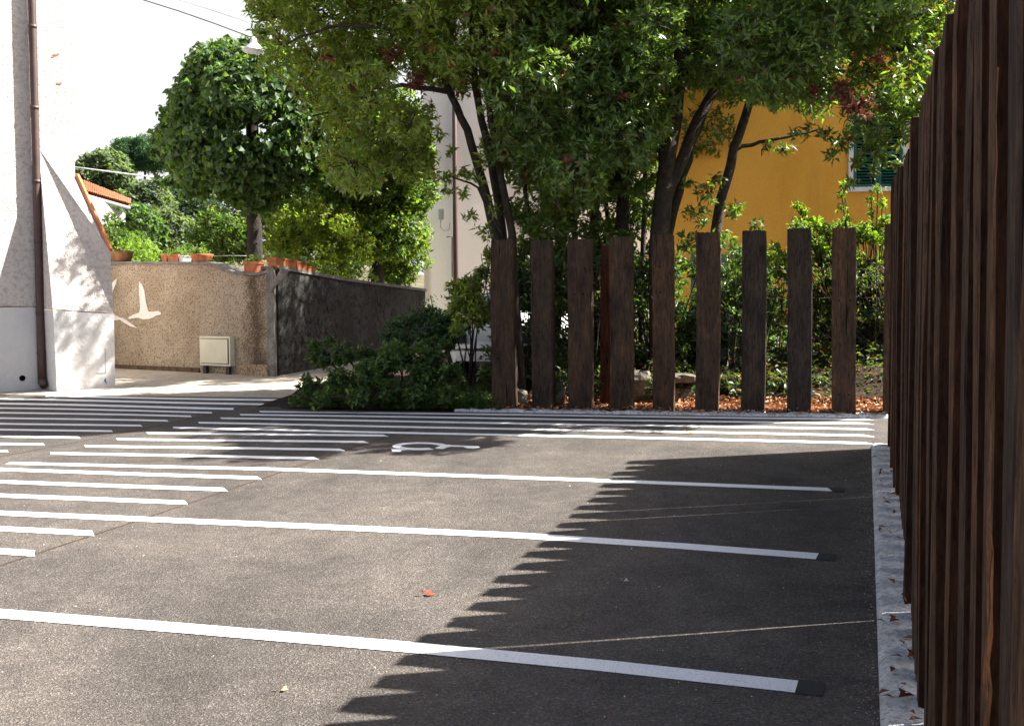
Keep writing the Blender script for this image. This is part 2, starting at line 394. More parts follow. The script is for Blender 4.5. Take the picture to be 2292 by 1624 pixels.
# ---------------------------------------------------------------- painted lines, each its own mesh under the car park
def stroke(name, pts, wid, h=.004, mat=None, cut=None):
    """pts: (u, v) centre line, laid on the asphalt; wid in metres"""
    mat = mat or M['paint']; vv = []; k = len(pts)
    for i, (u, v) in enumerate(pts):
        t = np.array(pts[min(i+1, k-1)]) - np.array(pts[max(i-1, 0)]); t = t/np.linalg.norm(t); n = np.array([-t[1], t[0]])*wid/2
        sh = np.array([0, 0])
        if cut and i == k-1: sh = t*cut
        if cut and i == 0: sh = t*cut*.9
        vv += [W3(*(np.array([u, v])+n+sh), h), W3(*(np.array([u, v])-n-sh), h)]
    ff = [(2*i, 2*i+1, 2*i+3, 2*i+2) for i in range(k-1)]
    o = mesh(name, vv, ff, mat, lot)
    if o.data.polygons[0].normal.z < 0: o.data.flip_normals()
    return o
def wob(u_of_v, v0, v1, n=14, amp=.012, ph=0):
    return [(u_of_v(v)+amp*math.sin(v*1.1+ph), v) for v in np.linspace(v0, v1, n)]
stroke('bay_line', [(4.30, -9), (4.32, -6), (4.31, -4.2), (4.335, -3), (4.345, -1.9), (4.33, -1), (4.29, -.235)], .125)
stroke('bay_line', [(6.20, -10), (6.205, -5.9), (6.27, -4), (6.33, -2), (6.28, -1), (6.215, -.235)], .13)
stroke('bay_line', [(7.93, -7.42), (8.0, -6), (8.07, -4.8), (8.07, -2), (8.03, -.22)], .115, cut=.02)
for u, v in ((4.29, -.235), (6.215, -.235), (8.03, -.22)):
    polyflat('overpainted_end', [(u-.07, v), (u-.07, v+.10), (u+.075, v+.10), (u+.075, v)], .0035, M['tar'], lot)
for k, (u0_, v0_, u1_) in enumerate([(11.42, -6.90, 11.545), (11.14, -7.0, 11.25), (10.83, -7.07, 10.89), (10.47, -7.13, 10.50), (10.10, -7.20, 10.09)]):
    stroke('hatch_stripe', wob(lambda v, a=u0_, b=u1_, c=v0_: a+(b-a)*(v-c)/(-c+.1), v0_, .06, 14, .012, k), .115, cut=.05)
for k, (a, b) in enumerate([((9.72, -7.24), (9.89, -4.55)), ((9.30, -7.3), (9.5, -4.58)), ((8.86, -7.34), (9.06, -4.61)), ((8.44, -7.4), (8.62, -4.64)),
             ((7.60, -9.2), (7.71, -4.67)), ((7.13, -9.2), (7.24, -4.69)), ((6.67, -9.2), (6.76, -4.72)), ((5.72, -9.4), (5.82, -4.78)), ((5.22, -9.4), (5.32, -4.80))]):
    stroke('hatch_stripe', wob(lambda v, a=a, b=b: a[0]+(b[0]-a[0])*(v-a[1])/(b[1]-a[1]), a[1], b[1], 10, .01, k), .12, cut=.055)
for k, (ul, vl, ur, vr) in enumerate([(8.1, -12.5, 8.5, -7.94), (8.55, -12.6, 8.92, -7.87), (9.1, -12.8, 9.35, -7.8), (9.6, -13, 9.78, -7.74), (10.1, -13, 10.16, -7.67),
             (10.55, -13, 10.54, -7.6), (11.0, -13, 10.93, -7.54), (11.42, -13, 11.27, -7.46), (11.82, -12.9, 11.63, -7.38), (12.22, -11.9, 12.08, -7.23), (12.6, -11.1, 12.47, -7.15)]):
    stroke('hatch_stripe', wob(lambda v, a=ul, b=ur, c=vl, d=vr: a+(b-a)*(v-c)/(d-c), vl, vr, 14, .035 if k > 3 else .02, k*.8), .12 if k < 8 else .17, cut=.055)
stroke('asphalt_joint', [(11.3, -4.40), (9.7, -4.52), (8.7, -4.60), (7.5, -4.65), (6.2, -4.72), (5.2, -4.80), (4.2, -4.86), (2.5, -4.95)], .022, .002, M['seam'])
stroke('asphalt_joint', [(12.7, -7.35), (11, -7.4), (9.6, -7.55), (8.4, -7.75), (7.2, -8.0)], .02, .002, M['seam'])
def q(a, b): return UV((1250+a/4.584)*.6549, (1450+b/4.584)*.6549)
def symbol_poly(name, pts):
    uv = [q(*p) for p in pts]
    return mesh(name, [W3(u, v, .004) for u, v in uv], [tuple(range(len(uv)))], M['paint'], lot)
ring_o = []; ring_i = []
for a in np.linspace(math.radians(62), math.radians(352), 30):
    ring_o.append((860+445*math.cos(a), 345+62*math.sin(a))); ring_i.append((850+300*math.cos(a), 341+33*math.sin(a)))
vv = [W3(*q(*p), .004) for p in ring_o+ring_i]; k = len(ring_o)
mesh('wheelchair_symbol', vv, [(i, i+1, k+i+1, k+i) for i in range(k-1)], M['paint'], lot)
symbol_poly('wheelchair_symbol', [(1085, 372), (1110, 385), (1215, 388), (1290, 358), (1345, 352), (1520, 356), (1590, 380), (1700, 384), (1790, 366), (1770, 345), (1600, 338), (1345, 328), (1290, 318), (1180, 336)])
symbol_poly('wheelchair_symbol', [(398, 388), (420, 430), (545, 432), (560, 408), (640, 404), (640, 378), (560, 380), (500, 386)])
for o in [x for x in lot.children if x.name.startswith('wheelchair')]:
    if o.data.polygons[0].normal.z < 0: o.data.flip_normals()

# ================================================================== SLEEPER POSTS
def post_mesh(wu, wv, h, mat, seed, nz=14, amp=.004, groove=.006, below=.12):
    """old railway sleeper stood on end: rough faces, worn arrises, splits; local x = u, y = v"""
    R = random.Random(seed); nu = max(5, int(wu/.028)); nv = max(7, int(wv/.028)); per = []
    c = .010
    def side(a, b, n): return [tuple(np.array(a)+(np.array(b)-np.array(a))*i/n) for i in range(n)]
    hu, hv = wu/2, wv/2
    per += side((-hu+c, -hv), (hu-c, -hv), nu) + [(hu-c, -hv), (hu-.002, -hv+.003)]
    per += side((hu, -hv+c), (hu, hv-c), nv) + [(hu, hv-c), (hu-.003, hv-.002)]
    per += side((hu-c, hv), (-hu+c, hv), nu) + [(-hu+c, hv), (-hu+.002, hv-.003)]
    per += side((-hu, hv-c), (-hu, -hv+c), nv) + [(-hu, -hv+c), (-hu+.003, -hv+.002)]
    n = len(per); g = [R.uniform(0, 1) for _ in per]; phase = [R.uniform(0, 6.3) for _ in per]
    depth = [(-groove if x > .86 else 0)+R.uniform(-amp, amp)*.5 for x in g]
    bow = (R.uniform(-.008, .008), R.uniform(-.012, .012)); vs = []; fs = []
    taper = R.uniform(-.01, .01)
    for k in range(nz+1):
        t = k/nz; z = -below + (h+below)*t; top = (t > .985)
        for i, (x, y) in enumerate(per):
            dsp = depth[i] + amp*.6*math.sin(t*R.choice([9, 9.5, 10])+phase[i])
            if g[i] < .08: dsp -= groove*1.4*max(0, math.sin(t*4+phase[i]))
            l = math.hypot(x, y); f = 1 + dsp/l - (.004/l if top else 0)
            vs.append((x*f + bow[0]*math.sin(math.pi*t)+taper*t*.3, y*f + bow[1]*math.sin(math.pi*t), z + (R.uniform(-.003, .003)+.012*x/wu*R.uniform(-1, 1) if t > .95 else 0)))
        if k: fs += [((k-1)*n+i, (k-1)*n+(i+1) % n, k*n+(i+1) % n, k*n+i) for i in range(n)]
    fs.append(tuple(nz*n+i for i in range(n)))
    m = bpy.data.meshes.new('sleeper_post'); m.from_pydata(vs, [], fs); m.update(); m.materials.append(mat)
    if m.polygons[-1].normal.z < 0: m.flip_normals()
    return m
UVROT = math.atan2(e1[1], e1[0])     # local x along u; local y must run along v: v is to the right of u, so y = -v
# long fence along the right side: sleepers on edge, unevenly set
fence = thing('sleeper_fence', 'tall dark fence of upright old railway sleepers along the white kerb at the right', 'fence', W3(4.5, .33, 0))
fl = np.array(fence.location)
k = 0; u = 9.82; heights = {}
offs = [0, .012, -.008, .010, -.004, .016, .0, -.010, .012, .004]
R = random.Random(11)
while u > -1.2:
    wu = .141 + R.uniform(-.012, .010); dv = R.uniform(-.010, .010) + (.026 if R.random() < .36 else 0)
    h = 2.27 + R.uniform(-.025, .03)
    if 1.9 < u < 2.2: h += .0
    me = post_mesh(wu, .285+R.uniform(-.008, .008), h, M['wood_near'], 100+k, nz=26 if u < 4 else 14, amp=.0022, groove=.012)
    me.materials.append(M['wood_side'])              # flanks get a darker, redder wood tone than the faces
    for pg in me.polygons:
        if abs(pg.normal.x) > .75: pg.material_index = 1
    o = link(bpy.data.objects.new('sleeper', me), fence)
    p = W3(u, .343+dv, 0); o.location = tuple(np.array(p)-fl); o.rotation_euler = (R.uniform(-.003, .003), R.uniform(-.003, .003), UVROT)
    u -= .246 + R.uniform(-.008, .008); k += 1
# torn splinters along the edge of one near sleeper
for (u_, z0_, z1_, wd_, sd) in ((1.83, .35, 1.95, .012, 1), (1.80, .30, 1.25, .02, 2), (1.86, .2, .75, .012, 3)):
    Rs = random.Random(sd); mb = MB(); pts_ = []; n_ = 22
    for i in range(n_+1):
        z = z0_+(z1_-z0_)*i/n_; pts_.append(np.array(W3(u_+Rs.uniform(-.003, .003), .19+Rs.uniform(-.003, .003), z)))
    mb.tube(pts_, [max(.001, wd_*.36*math.sin(math.pi*(i+.3)/(n_+.6))*Rs.uniform(.3, 1.2)) for i in range(n_+1)], 4); mb.build('splinter', M['pale_wood'], fence)
# back row: single free-standing sleepers
order = ['leftmost', 'second from left', 'third from left', 'fourth from left', 'fifth from left', 'sixth from left', 'seventh from left', 'second to last on the right', 'rightmost fully visible']
looks = ['weathered brown sleeper post beside the leafy bushes, leftmost of the back row',
 'dark mossy sleeper post with a pale worn edge, second from left in the back row',
 'third sleeper post from left, with pale bark chip on its upper right edge',
 'sleeper post standing just right of the hidden reddish post, fourth in the back row',
 'narrow scuffed grey brown sleeper post, fifth from left, in front of the big laurel trunk',
 'sleeper post left of the grey boards, sixth from left in the back row',
 'blackish sleeper post in front of the orange house, seventh from left',
 'reddish brown sleeper post before the bright hedge, eighth from left',
 'split-topped sleeper post with two pairs of bolt holes, rightmost of the separate row']
px = [(1087, 1140), (1180, 1229), (1265, 1318), (1362, 1413), (1460, 1507), (1555, 1607), (1658, 1711), (1762, 1815), (1863, 1916)]
tops = [540, 541, 538, 533, 528, 522, 519, 515, 513]
for i, ((a, b), ty) in enumerate(zip(px, tops)):
    va, vb = UV(a, 925)[1], UV(b, 925)[1]; vc = (va+vb)/2; wv = abs(vb-va)
    uf = 11.79; base = W3(uf, vc); d = float((np.array(base)-CAM)@fw)
    prj = CH/2 - F*float((np.array(base)-CAM)@up)/d; h = (prj-ty)*d/F
    t = thing('sleeper_post', looks[i], 'wooden post', W3(uf+.07, vc), 'sleeper posts in the separate back row')
    o = link(bpy.data.objects.new('timber', post_mesh(.14, wv, h, M['wood'], 300+i)), t); o.rotation_euler = (random.uniform(-.009, .009), random.uniform(-.006, .006), UVROT+random.uniform(-.03, .03))
    holes = {8: [(.06, 1.68), (-.05, 1.68), (.06, 1.2), (-.05, 1.2), (.05, .22), (-.05, .22)], 0: [(.06, .6)], 2: [(-.05, 1.32), (.05, 1.32), (-.06, 1.6)], 4: [(.04, 1.6), (-.04, 1.6), (.03, 1.32)], 1: [(.03, .9)], 3: [(.03, 1.3), (-.04, 1.62)]}.get(i, [])
    for hy, hz in holes:
        mb = MB(); mb.tube([(-.0785, hy, hz), (-.069, hy, hz)], .009, 8)
        ho = mb.build('bolt_hole', M['hole'], t, world=False); ho.rotation_euler = (0, 0, UVROT)
va, vb = UV(1333, 922)[1], UV(1366, 922)[1]
t = thing('sleeper_post', 'reddish sleeper post set back, half hidden behind the fourth post of the row', 'wooden post', W3(12.22, (va+vb)/2+.02), 'sleeper posts in the separate back row')
o = link(bpy.data.objects.new('timber', post_mesh(.14, .25, 1.86, M['wood_red'], 330)), t); o.rotation_euler = (0, 0, UVROT)
t = thing('sleeper_post', 'sleeper post at the corner, mostly hidden behind the long fence', 'wooden post', W3(11.86, .315), 'sleeper posts in the separate back row')
o = link(bpy.data.objects.new('timber', post_mesh(.14, .25, 1.97, M['wood'], 331)), t); o.rotation_euler = (0, 0, UVROT)

# ================================================================== LEFT BUILDING
mdir = np.array([.80, .60, 0]); mn = np.array([.60, -.80, 0])     # along the facade, and out of it
B0 = G(93, 869); B1 = G(131, 875); B1[2] = 0
def on_plane(p0, px_, py_=None, dirv=mdir):
    """point of the vertical plane through p0 (along dirv) seen in column px_ / row py_"""
    n = np.array([dirv[1], -dirv[0], 0]); r = ray(px_, py_ if py_ is not None else 870)
    t = (n@(p0-CAM))/(n@r); return CAM + r*t
left = thing('rendered_house', 'white roughcast house at the left edge with brown downpipe and buttressed corner', 'building', (B0[0], B0[1], 0))
top_z = 8.2
pR = on_plane(B0, 166, 300); pR[2] = 0; pL = B0 - mdir*9; pL[2] = 0
mb = MB(); mb.box((pL[0], pL[1], 1.75), pR-pL, -mn*7, (0, 0, top_z-1.75)); mb.build('wall', M['wall_white'], left)
pj = on_plane(B0, 80, 690)
mb = MB(); mb.box((pL[0], pL[1], -.2), (B0-pL)*np.array([1, 1, 0])+mdir*.0, -mn*7, (0, 0, 1.735+.2)); mb.build('plinth', M['plinth'], left)
mb = MB(); mb.box(np.array((pL[0], pL[1], top_z))+mn*.5-mdir*.4, (pR-pL)+mdir*.8, -mn*8, (0, 0, .25)); mb.build('roof', M['tile'], left)
# battered lower wing: a wedge-faced wall with raking top
f0 = on_plane(B1, 130, 875); b_r = on_plane(B1, 258, 868); t_r = on_plane(B1, 250, 560)
BF = lambda px_, py_: on_plane(B1, px_, py_)
back = -mn*3.2
# lean: top of the face lies back on the main wall plane
topz_ = on_plane(B0, 168, 395)[2]
zf = lambda q_: q_[2]
pb0 = np.array([f0[0], f0[1], -.3]); pb1 = np.array([b_r[0], b_r[1], -.3])
j0 = BF(119, 694); j1 = BF(255, 703)
upA = on_plane(B0+mn*.015, 86, 330); upB = on_plane(B0+mn*.03, 172, 395); upC = BF(249, 560); upC = upC - mn*.05
inner = -mn*1.2
face_low = [pb0, pb1, BF(255, 703)+mn*0, BF(119, 694)]
mb = MB()
mb.add([pb0, pb1, j1, j0], [(0, 1, 2, 3)]); mb.add([pb0, j0, j0+inner, pb0+inner], [(0, 1, 2, 3)]); mb.add([pb1, j1, j1+inner*2.5, pb1+inner*2.5], [(0, 1, 2, 3)]); mb.add([j0, j1, j1+inner, j0+inner], [(0, 1, 2, 3)])
mb.build('buttress_plinth', M['plinth'], left)
j0b, j1b = j0+np.array([0, 0, .012])-mn*.012, j1+np.array([0, 0, .012])-mn*.012
mb = MB(); mb.add([j0b, j1b, upC, upB, upA], [(0, 1, 2, 3, 4)]); mb.add([j0b, upA, upA+inner, j0b+inner], [(0, 1, 2, 3)]); mb.add([j1b, upC, upC+inner*2.5, j1b+inner*2.5], [(0, 1, 2, 3)])
mb.add([upC, upB, upB+inner*2.5, upC+inner*2.5], [(0, 1, 2, 3)])
mb.build('buttress', M['wall_white'], left)
mb = MB(); a = upB+mn*.03+np.array([0, 0, .02]); c = upC+mn*.03+np.array([0, 0, .02])
mid = (a+c)/2+np.array([0, 0, 0.0])+mdir*.0
mb.tube([a, a+(c-a)*.5+mdir*.06*0, c], .032, 8); mb.box(a-np.array([0, 0, .02]), (c-a), -mn*.6, (0, 0, .05)); mb.build('verge_trim', M['orange_trim'], left)
# downpipe
def pipe_at(px_, py_, off): return on_plane(B0+mn*off, px_, py_)
pb = pipe_at(94, 862, .09); xx = pb.copy()
pts = [np.array([pb[0], pb[1], z]) for z in (pb[2]+.02, 1.2, 2.0, 3.5, 5.0, 6.5, top_z-.1)]
mb = MB(); mb.tube(pts, .058, 14); mb.tube([pts[0]+np.array([0, 0, .06]), pts[0]+mn*.10-np.array([0, 0, .02])], .058, 12)
dp = mb.build('downpipe', M['copper'], left, True)
for z in (1.02, 1.62, 2.7, 3.6, 4.7, 5.9):
    mb = MB(); mb.tube([(pb[0], pb[1], z), (pb[0], pb[1], z+.05)], .063, 14); mb.box(np.array((pb[0], pb[1], z+.01))-mdir*.01, mdir*.02, -mn*.1, (0, 0, .03)); o = mb.build('pipe_bracket', M['copper'], dp, True)
    o.location = (0, 0, 0)
for (a, b, s) in ((126, 122, .055), (133, 187, .05), (119, 127, .03)):
    c = on_plane(B0+mn*.004, a, b); mb = MB(); pl = []
    for th in np.linspace(0, 2*math.pi, 9)[:-1]: pl.append(c + mdir*s*math.cos(th)*random.uniform(.6, 1.3) + np.array([0, 0, 1])*s*.45*math.sin(th+.5)*random.uniform(.5, 1.4))
    mb.prism(pl, mn*.003); mb.build('exposed_brick_patch', M['brick'], left)
c = on_plane(B0+mn*.003, 50, 846); mb = MB(); mb.tube([c, c+mn*.004], .045, 12); mb.build('drain_hole', M['hole'], left)
c = BF(359, 860) if False else BF(236, 859)+mn*.003; mb = MB(); mb.prism([c+mdir*.02, c+np.array([0, 0, .1]), c-mdir*.02+np.array([0, 0, .05])], mn*.003); mb.build('paint_mark', M['blue'], left)
c = BF(236, 835)+mn*.002; mb = MB(); mb.box(c, mdir*.008, mn*.003, (0, 0, .38)); mb.box(c-mdir*.14, mdir*.138, mn*.003, (0, 0, .008)); mb.build('panel_edge', M['galv'], left)

# ================================================================== GARDEN WALL
WA = G(215, 821); WB = G(613, 841); WA[2] = WB[2] = 0
wd = (WB-WA)/np.linalg.norm(WB-WA); wn = np.array([wd[1], -wd[0], 0]);
if wn[1] > 0: wn = -wn
gw = thing('garden_wall', 'old tan rendered garden wall with bird reliefs and a dipping top beside the road', 'wall', (WB[0], WB[1], 0))
WP = lambda a, b, off=0: on_plane(WA+wn*off, a, b, wd)
prof = [(215, 592), (300, 591), (465, 592), (485, 597), (500, 605), (520, 612), (545, 616), (575, 617), (600, 611), (613, 601)]
tp = [WP(a, b) for a, b in prof]
mb = MB()
poly = [np.array([tp[0][0], tp[0][1], .2]), ] + tp + [np.array([tp[-1][0], tp[-1][1], .2])]
mb.prism(poly, np.array([.02, .28, 0])); 
tt = NT('stained_tan_render'); pos_ = tt.co.outputs['Object']; sp = tt.n('ShaderNodeSeparateXYZ'); tt.l(pos_, sp.inputs[0])
bl = tt.noise(1.3, 5, .6, dist=.5); c_ = tt.ramp(bl, [(.3, (.32, .25, .17)), (.7, (.52, .435, .33))])
sk = tt.noise(36, 4, .8); fine_ = tt.noise(60, 3, .7)
x_st = float(WP(572, 700)[0]); dx = tt.math('ABSOLUTE', tt.math('SUBTRACT', sp.outputs[0], x_st))
wob_ = tt.math('MULTIPLY', tt.noise(3.2, 4, .6), .5); stn = tt.ramp(tt.math('ADD', dx, wob_), [(.22, 1.0), (.52, 0.0)])
x_g = float(WP(500, 700)[0]); grey = tt.ramp(tt.math('ADD', tt.math('ABSOLUTE', tt.math('SUBTRACT', sp.outputs[0], x_g)), wob_), [(.3, 1.0), (.9, 0.0)])
c_ = tt.mix(tt.math('MULTIPLY', grey, .75), c_, (.46, .39, .32))
lowz = tt.ramp(tt.math('ADD', sp.outputs[2], tt.math('MULTIPLY', wob_, .8)), [(.75, 1.0), (1.25, 0.0)])
thr = tt.math('ADD', sk, tt.math('MULTIPLY', stn, -.13)); thr = tt.math('ADD', thr, tt.math('MULTIPLY', lowz, -.05))
c_ = tt.mix(tt.ramp(thr, [(.38, .95), (.50, 0.0)]), c_, (.10, .062, .035)); c_ = tt.mix(tt.math('MULTIPLY', stn, .55), c_, (.07, .055, .045))
c_ = tt.mix(1.0, c_, tt.ramp(fine_, [(.3, .75), (.7, 1.2)]), 'MULTIPLY'); tt.bump(tt.math('ADD', sk, tt.math('MULTIPLY', fine_, .5)), 1.0, .02); M['tan_wall'] = tt.fin(c_, .92, .1)
wall_o = mb.build('render', M['tan_wall'], gw)
mb = MB()
for p0, p1 in zip(tp[:-1], tp[1:]):
    mb.box(p0+wn*.03+np.array([0, 0, .002]), p1-p0, -wn*.34, (0, 0, .045))
mb.build('coping', M['cap'], gw)
mb = MB(); p = WP(258, 815, .012); q_ = WP(447, 828, .012); mb.box(np.array([p[0], p[1], .3])-wd*1.2, (q_-p)*np.array([1, 1, 0])+wd*1.2, wn*.02, (0, 0, p[2]-.3)); mb.build('base_course', M['dirt'], gw)
# corner pilaster with swept coping
pc = WP(602, 700, .0)
mb = MB(); pz = WP(613, 601)[2]; mb.box(np.array([pc[0], pc[1], .2])+wn*.05, wd*.165, np.array([.02, .30, 0]), (0, 0, pz-.2)); mb.build('pilaster', M['cap'], gw)
sw = [WP(a, b, .07) for a, b in ((637, 603), (634, 611), (627, 621), (618, 630), (611, 640), (608, 655))]
mb = MB(); mb.tube(sw, [.07, .065, .06, .05, .04, .03], 8); mb.build('swept_corbel', M['cap'], gw, True)
mb = MB(); a = WP(540, 828, .02); b = WP(604, 838, .02); mb.box(np.array([a[0], a[1], .4]), (b-a)*np.array([1, 1, 0]), wn*.05, (0, 0, WP(570, 815)[2]-.4)); mb.build('plinth_stone', M['tan'], gw)
def bird(pts, name='bird_relief'):
    mb = MB(); pl = [WP(350*.6549+a/2.706*.6549, 750*.6549+b/2.706*.6549, .002) for a, b in pts]; mb.prism(pl, wn*.012); return mb.build(name, M['birdpaint'], gw)
bird([(345, 572), (372, 605), (392, 655), (400, 720), (410, 780), (430, 850), (480, 852), (520, 845), (545, 860), (548, 878), (500, 888), (470, 908), (430, 920), (380, 922), (330, 905), (285, 912), (250, 920), (245, 905), (290, 880), (345, 860), (355, 820), (350, 740), (343, 660)], 'bird_relief')
bird([(40, 640), (60, 630), (100, 580), (135, 545), (130, 590), (100, 660), (90, 700), (40, 700)], 'bird_relief')
bird([(30, 840), (95, 868), (160, 905), (190, 910), (250, 950), (325, 1003), (270, 990), (200, 950), (165, 925), (130, 932), (30, 915)], 'bird_relief')
# dark weathered stretch running away behind the bushes
WC = P(952, 668, 22.5); WC[2] = 0
dd = WC-WB; dd /= np.linalg.norm(dd); dn = np.array([dd[1], -dd[0], 0]);
if dn[1] > 0: dn = -dn
gw2 = thing('garden_wall', 'dark weathered wall running back from the corner behind the bushes to the pink house', 'wall', (WB[0], WB[1], 0))
s0 = np.array([pc[0], pc[1], 0]) + wd*.16 + wn*.052
t0 = on_plane(s0, 622, 602, dd); t1 = on_plane(s0, 952, 652, dd)
mb = MB(); mb.prism([np.array([t0[0], t0[1], .2]), np.array([t1[0], t1[1], .2]), t1, on_plane(s0, 780, 630, dd), t0], -dn*.3); mb.build('render', M['darkwall'], gw2)
mb = MB(); tt = [t0, on_plane(s0, 780, 630, dd), t1]
for p0, p1 in zip(tt[:-1], tt[1:]): mb.box(p0+dn*.03+np.array([0, 0, .002]), p1-p0, -dn*.36, (0, 0, .05))
mb.build('coping', M['cap'], gw2)
# utility cabinet on two legs
cab = thing('utility_cabinet', 'cream metal utility cabinet on two dark legs against the tan wall', 'utility box', WP(484, 838, .12))
a = WP(449, 817, .09); b = WP(516, 757, .09); wid = (b-a)@wd; hh = b[2]-a[2]+.03
mb = MB(); mb.box(a-wn*.085, wd*wid, wn*.10, (0, 0, hh)); mb.build('body', M['cream'], cab, bevel=.006)
mb = MB(); mb.box(a+wn*.021+wd*.045+np.array([0, 0, .045]), wd*(wid-.09), wn*.012, (0, 0, hh-.09)); mb.build('door', M['cream'], cab, bevel=.003)
mb = MB(); mb.box(a+wn*.016+wd*.033+np.array([0, 0, .033]), wd*(wid-.066), wn*.003, (0, 0, hh-.066)); mb.build('door_gap', M['iron'], cab)
for s in (.06, wid-.13):
    mb = MB(); mb.box(a+wd*s-wn*.05+np.array([0, 0, -.3]), wd*.08, wn*.05, (0, 0, .3)); mb.build('leg', M['iron'], cab)

# ---------------------------------------------------------------- pots on the wall
UPV = np.array([0, 0, 1.0])
def plant_on(parent, c, rx, ry, h, n, L, Wd, palette, mat='leafs'):
    cc = np.array(c); t = cc + unit(rng.normal(size=(n, 3)))*np.array([1, 1, 1])*rng.uniform(.3, 1, (n, 1))*np.array([rx, ry, h]); t[:, 2] = np.maximum(t[:, 2], cc[2]-.01)
    b, d, n_, l_, w_ = twigs_to_leaves(t, (t-cc)+np.array([0, 0, .1]), 5, L, Wd, (20, 80), .05)
    leafcloud('foliage', b, d, n_, l_, w_, pal(len(b), palette), M[mat], parent)
GREENP = [(3, (.10, .17, .06)), (2, (.15, .22, .07)), (1, (.20, .24, .08))]
def bowl(px_, y_base, y_rim, w_px, label, plant=True, mat='terracotta', hp=.14, ph=GREENP):
    c = WP(px_, y_base, -.12); s = c[1]/F; w = w_px*s*1.0; h = (y_base-y_rim)*s
    t = thing('flower_pot', label, 'flower pot', c, 'terracotta pots on the garden wall')
    mb = MB(); mb.lathe(c, [(.0, 0), (w*.32, 0), (w*.42, h*.35), (w*.49, h*.8), (w*.52, h), (w*.47, h), (w*.44, h*.8), (0, h*.78)]); mb.build('bowl', M[mat], t, True)
    plant_on(t, c+UPV*h*.9, w*.42, w*.35, hp, 140, .06, .02, ph)
    return t
def planter(px0, px1, y_base, y_rim, label, off=-.12, wp=None, hp=.14, n=120, mat='terracotta', dep=.2):
    f = wp or WP; a = f(px0, y_base, off); b = f(px1, y_base, off); ax = b-a; ax[2] = 0; L_ = np.linalg.norm(ax); ax /= L_; nn = np.array([ax[1], -ax[0], 0])
    s = a[1]/F; h = (y_base-y_rim)*s
    t = thing('planter', label, 'flower pot', a, 'terracotta pots on the garden wall')
    mb = MB(); k_ = .88; m_ = L_*(1-k_)/2
    bot = [a+ax*m_, a+ax*(L_-m_), a+ax*(L_-m_)-nn*dep*k_, a+ax*m_-nn*dep*k_]
    top = [a+UPV*h*.8, a+ax*L_+UPV*h*.8, a+ax*L_-nn*dep+UPV*h*.8, a-nn*dep+UPV*h*.8]
    mb.add(bot+top, [(0, 1, 2, 3), (4, 5, 6, 7), (0, 1, 5, 4), (1, 2, 6, 5), (2, 3, 7, 6), (3, 0, 4, 7)]); mb.build('box', M[mat], t)
    mb = MB(); mb.box(a-ax*.01+nn*.01+UPV*h*.8+UPV*.001, ax*(L_+.02), -nn*(dep+.02), UPV*h*.2); mb.build('rim', M[mat], t)
    plant_on(t, a+ax*L_/2-nn*dep/2+UPV*h, L_*.55, dep*.6, hp, n, .06, .018, GREENP)
    return t
bowl(272, 589, 563, 52, 'wide shallow mossy bowl with a dry plant next to the white house corner', mat='terradark', hp=.06, ph=[(1, (.08, .10, .04)), (1, (.12, .10, .05))])
planter(361, 374, 588, 570, 'small square terracotta pot, first right of the lime green shrub')
planter(375, 400, 588, 570, 'square terracotta planter with trailing succulent between the small pot and grey box')
planter(401, 409, 587, 572, 'narrow grey planter box at the right end of the square pots', mat='galv', n=40)
bowl(452, 589, 569, 50, 'reddish ribbed bowl with a feathery green plant before the dip in the wall', hp=.24)
planter(546, 571, 617, 586, 'square terracotta pot standing in the dip of the wall under the linden', hp=.12)
WP2 = lambda a, b, off=0: on_plane(s0+dn*off, a, b, dd)
labs = ['terracotta window box on the dark wall, nearest to the wall corner', 'terracotta window box, second along the dark wall', 'terracotta window box, third along the dark wall', 'small terracotta window box, farthest right along the dark wall']
for (a, b), yb, yt, lb in zip(((617, 640), (641, 664), (665, 688), (689, 709)), (598, 601, 605, 611), (576, 579, 584, 596), labs):
    planter(a, b, yb, yt, lb, .02, WP2, hp=.10, n=60, dep=.16)
c = WP2(690, 604, -.1); t = thing('garden_light', 'small teal garden light on a pale stake among the window boxes', 'lamp', c)
mb = MB(); mb.tube([c, c-dd*.12+UPV*.2], .008, 6); mb.build('stake', M['white'], t)
mb = MB(); mb.lathe(c-dd*.13+UPV*.19, [(.0, .03), (.05, .025), (.06, .005), (.03, -.01), (0, -.01)], 12); mb.build('lamp_head', M['teal'], t, True)

# ================================================================== HOUSES BEHIND
def hplane(p0, yaw): return np.array([math.cos(yaw), math.sin(yaw), 0])
# pale pink house
hd = np.array([.985, .17, 0]); hn = np.array([.17, -.985, 0])
H0 = P(950, 690, 26.5); H0[2] = 0
HP = lambda a, b, off=0: on_plane(H0+hn*off, a, b, hd)
ph = thing('pale_house', 'pale pink rendered house with brown downpipe behind the laurel trees', 'building', H0)
mb = MB(); mb.box(H0, hd*9, np.array([-.55, 8, 0]), (0, 0, 12.5)); mb.build('wall', M['pink'], ph)
mb = MB(); mb.box(H0+UPV*12.5+hn*.4, hd*9.4, np.array([-.6, 9, 0]), (0, 0, .3)); mb.build('roof', M['tile'], ph)
p = HP(1020, 640, .1); mb = MB(); mb.tube([(p[0], p[1], .5), (p[0], p[1], 4), (p[0], p[1], 12.4)], .058, 10); mb.build('downpipe', M['copper'], ph, True)
p = HP(987, 480, .06); bx = MB(); bx.box(p-UPV*.13-hd*.06, hd*.12, hn*.08, (0, 0, .26)); o = bx.build('meter_box', M['galv'], ph, bevel=.01)
mb = MB(); mb.tube([p-UPV*.13, p-UPV*.3-hd*.02, p-UPV*.4+hd*.08, p-UPV*.36+hd*.2, p-UPV*.2+hd*.22], .01, 5); mb.build('cable', M['galv'], ph, True)
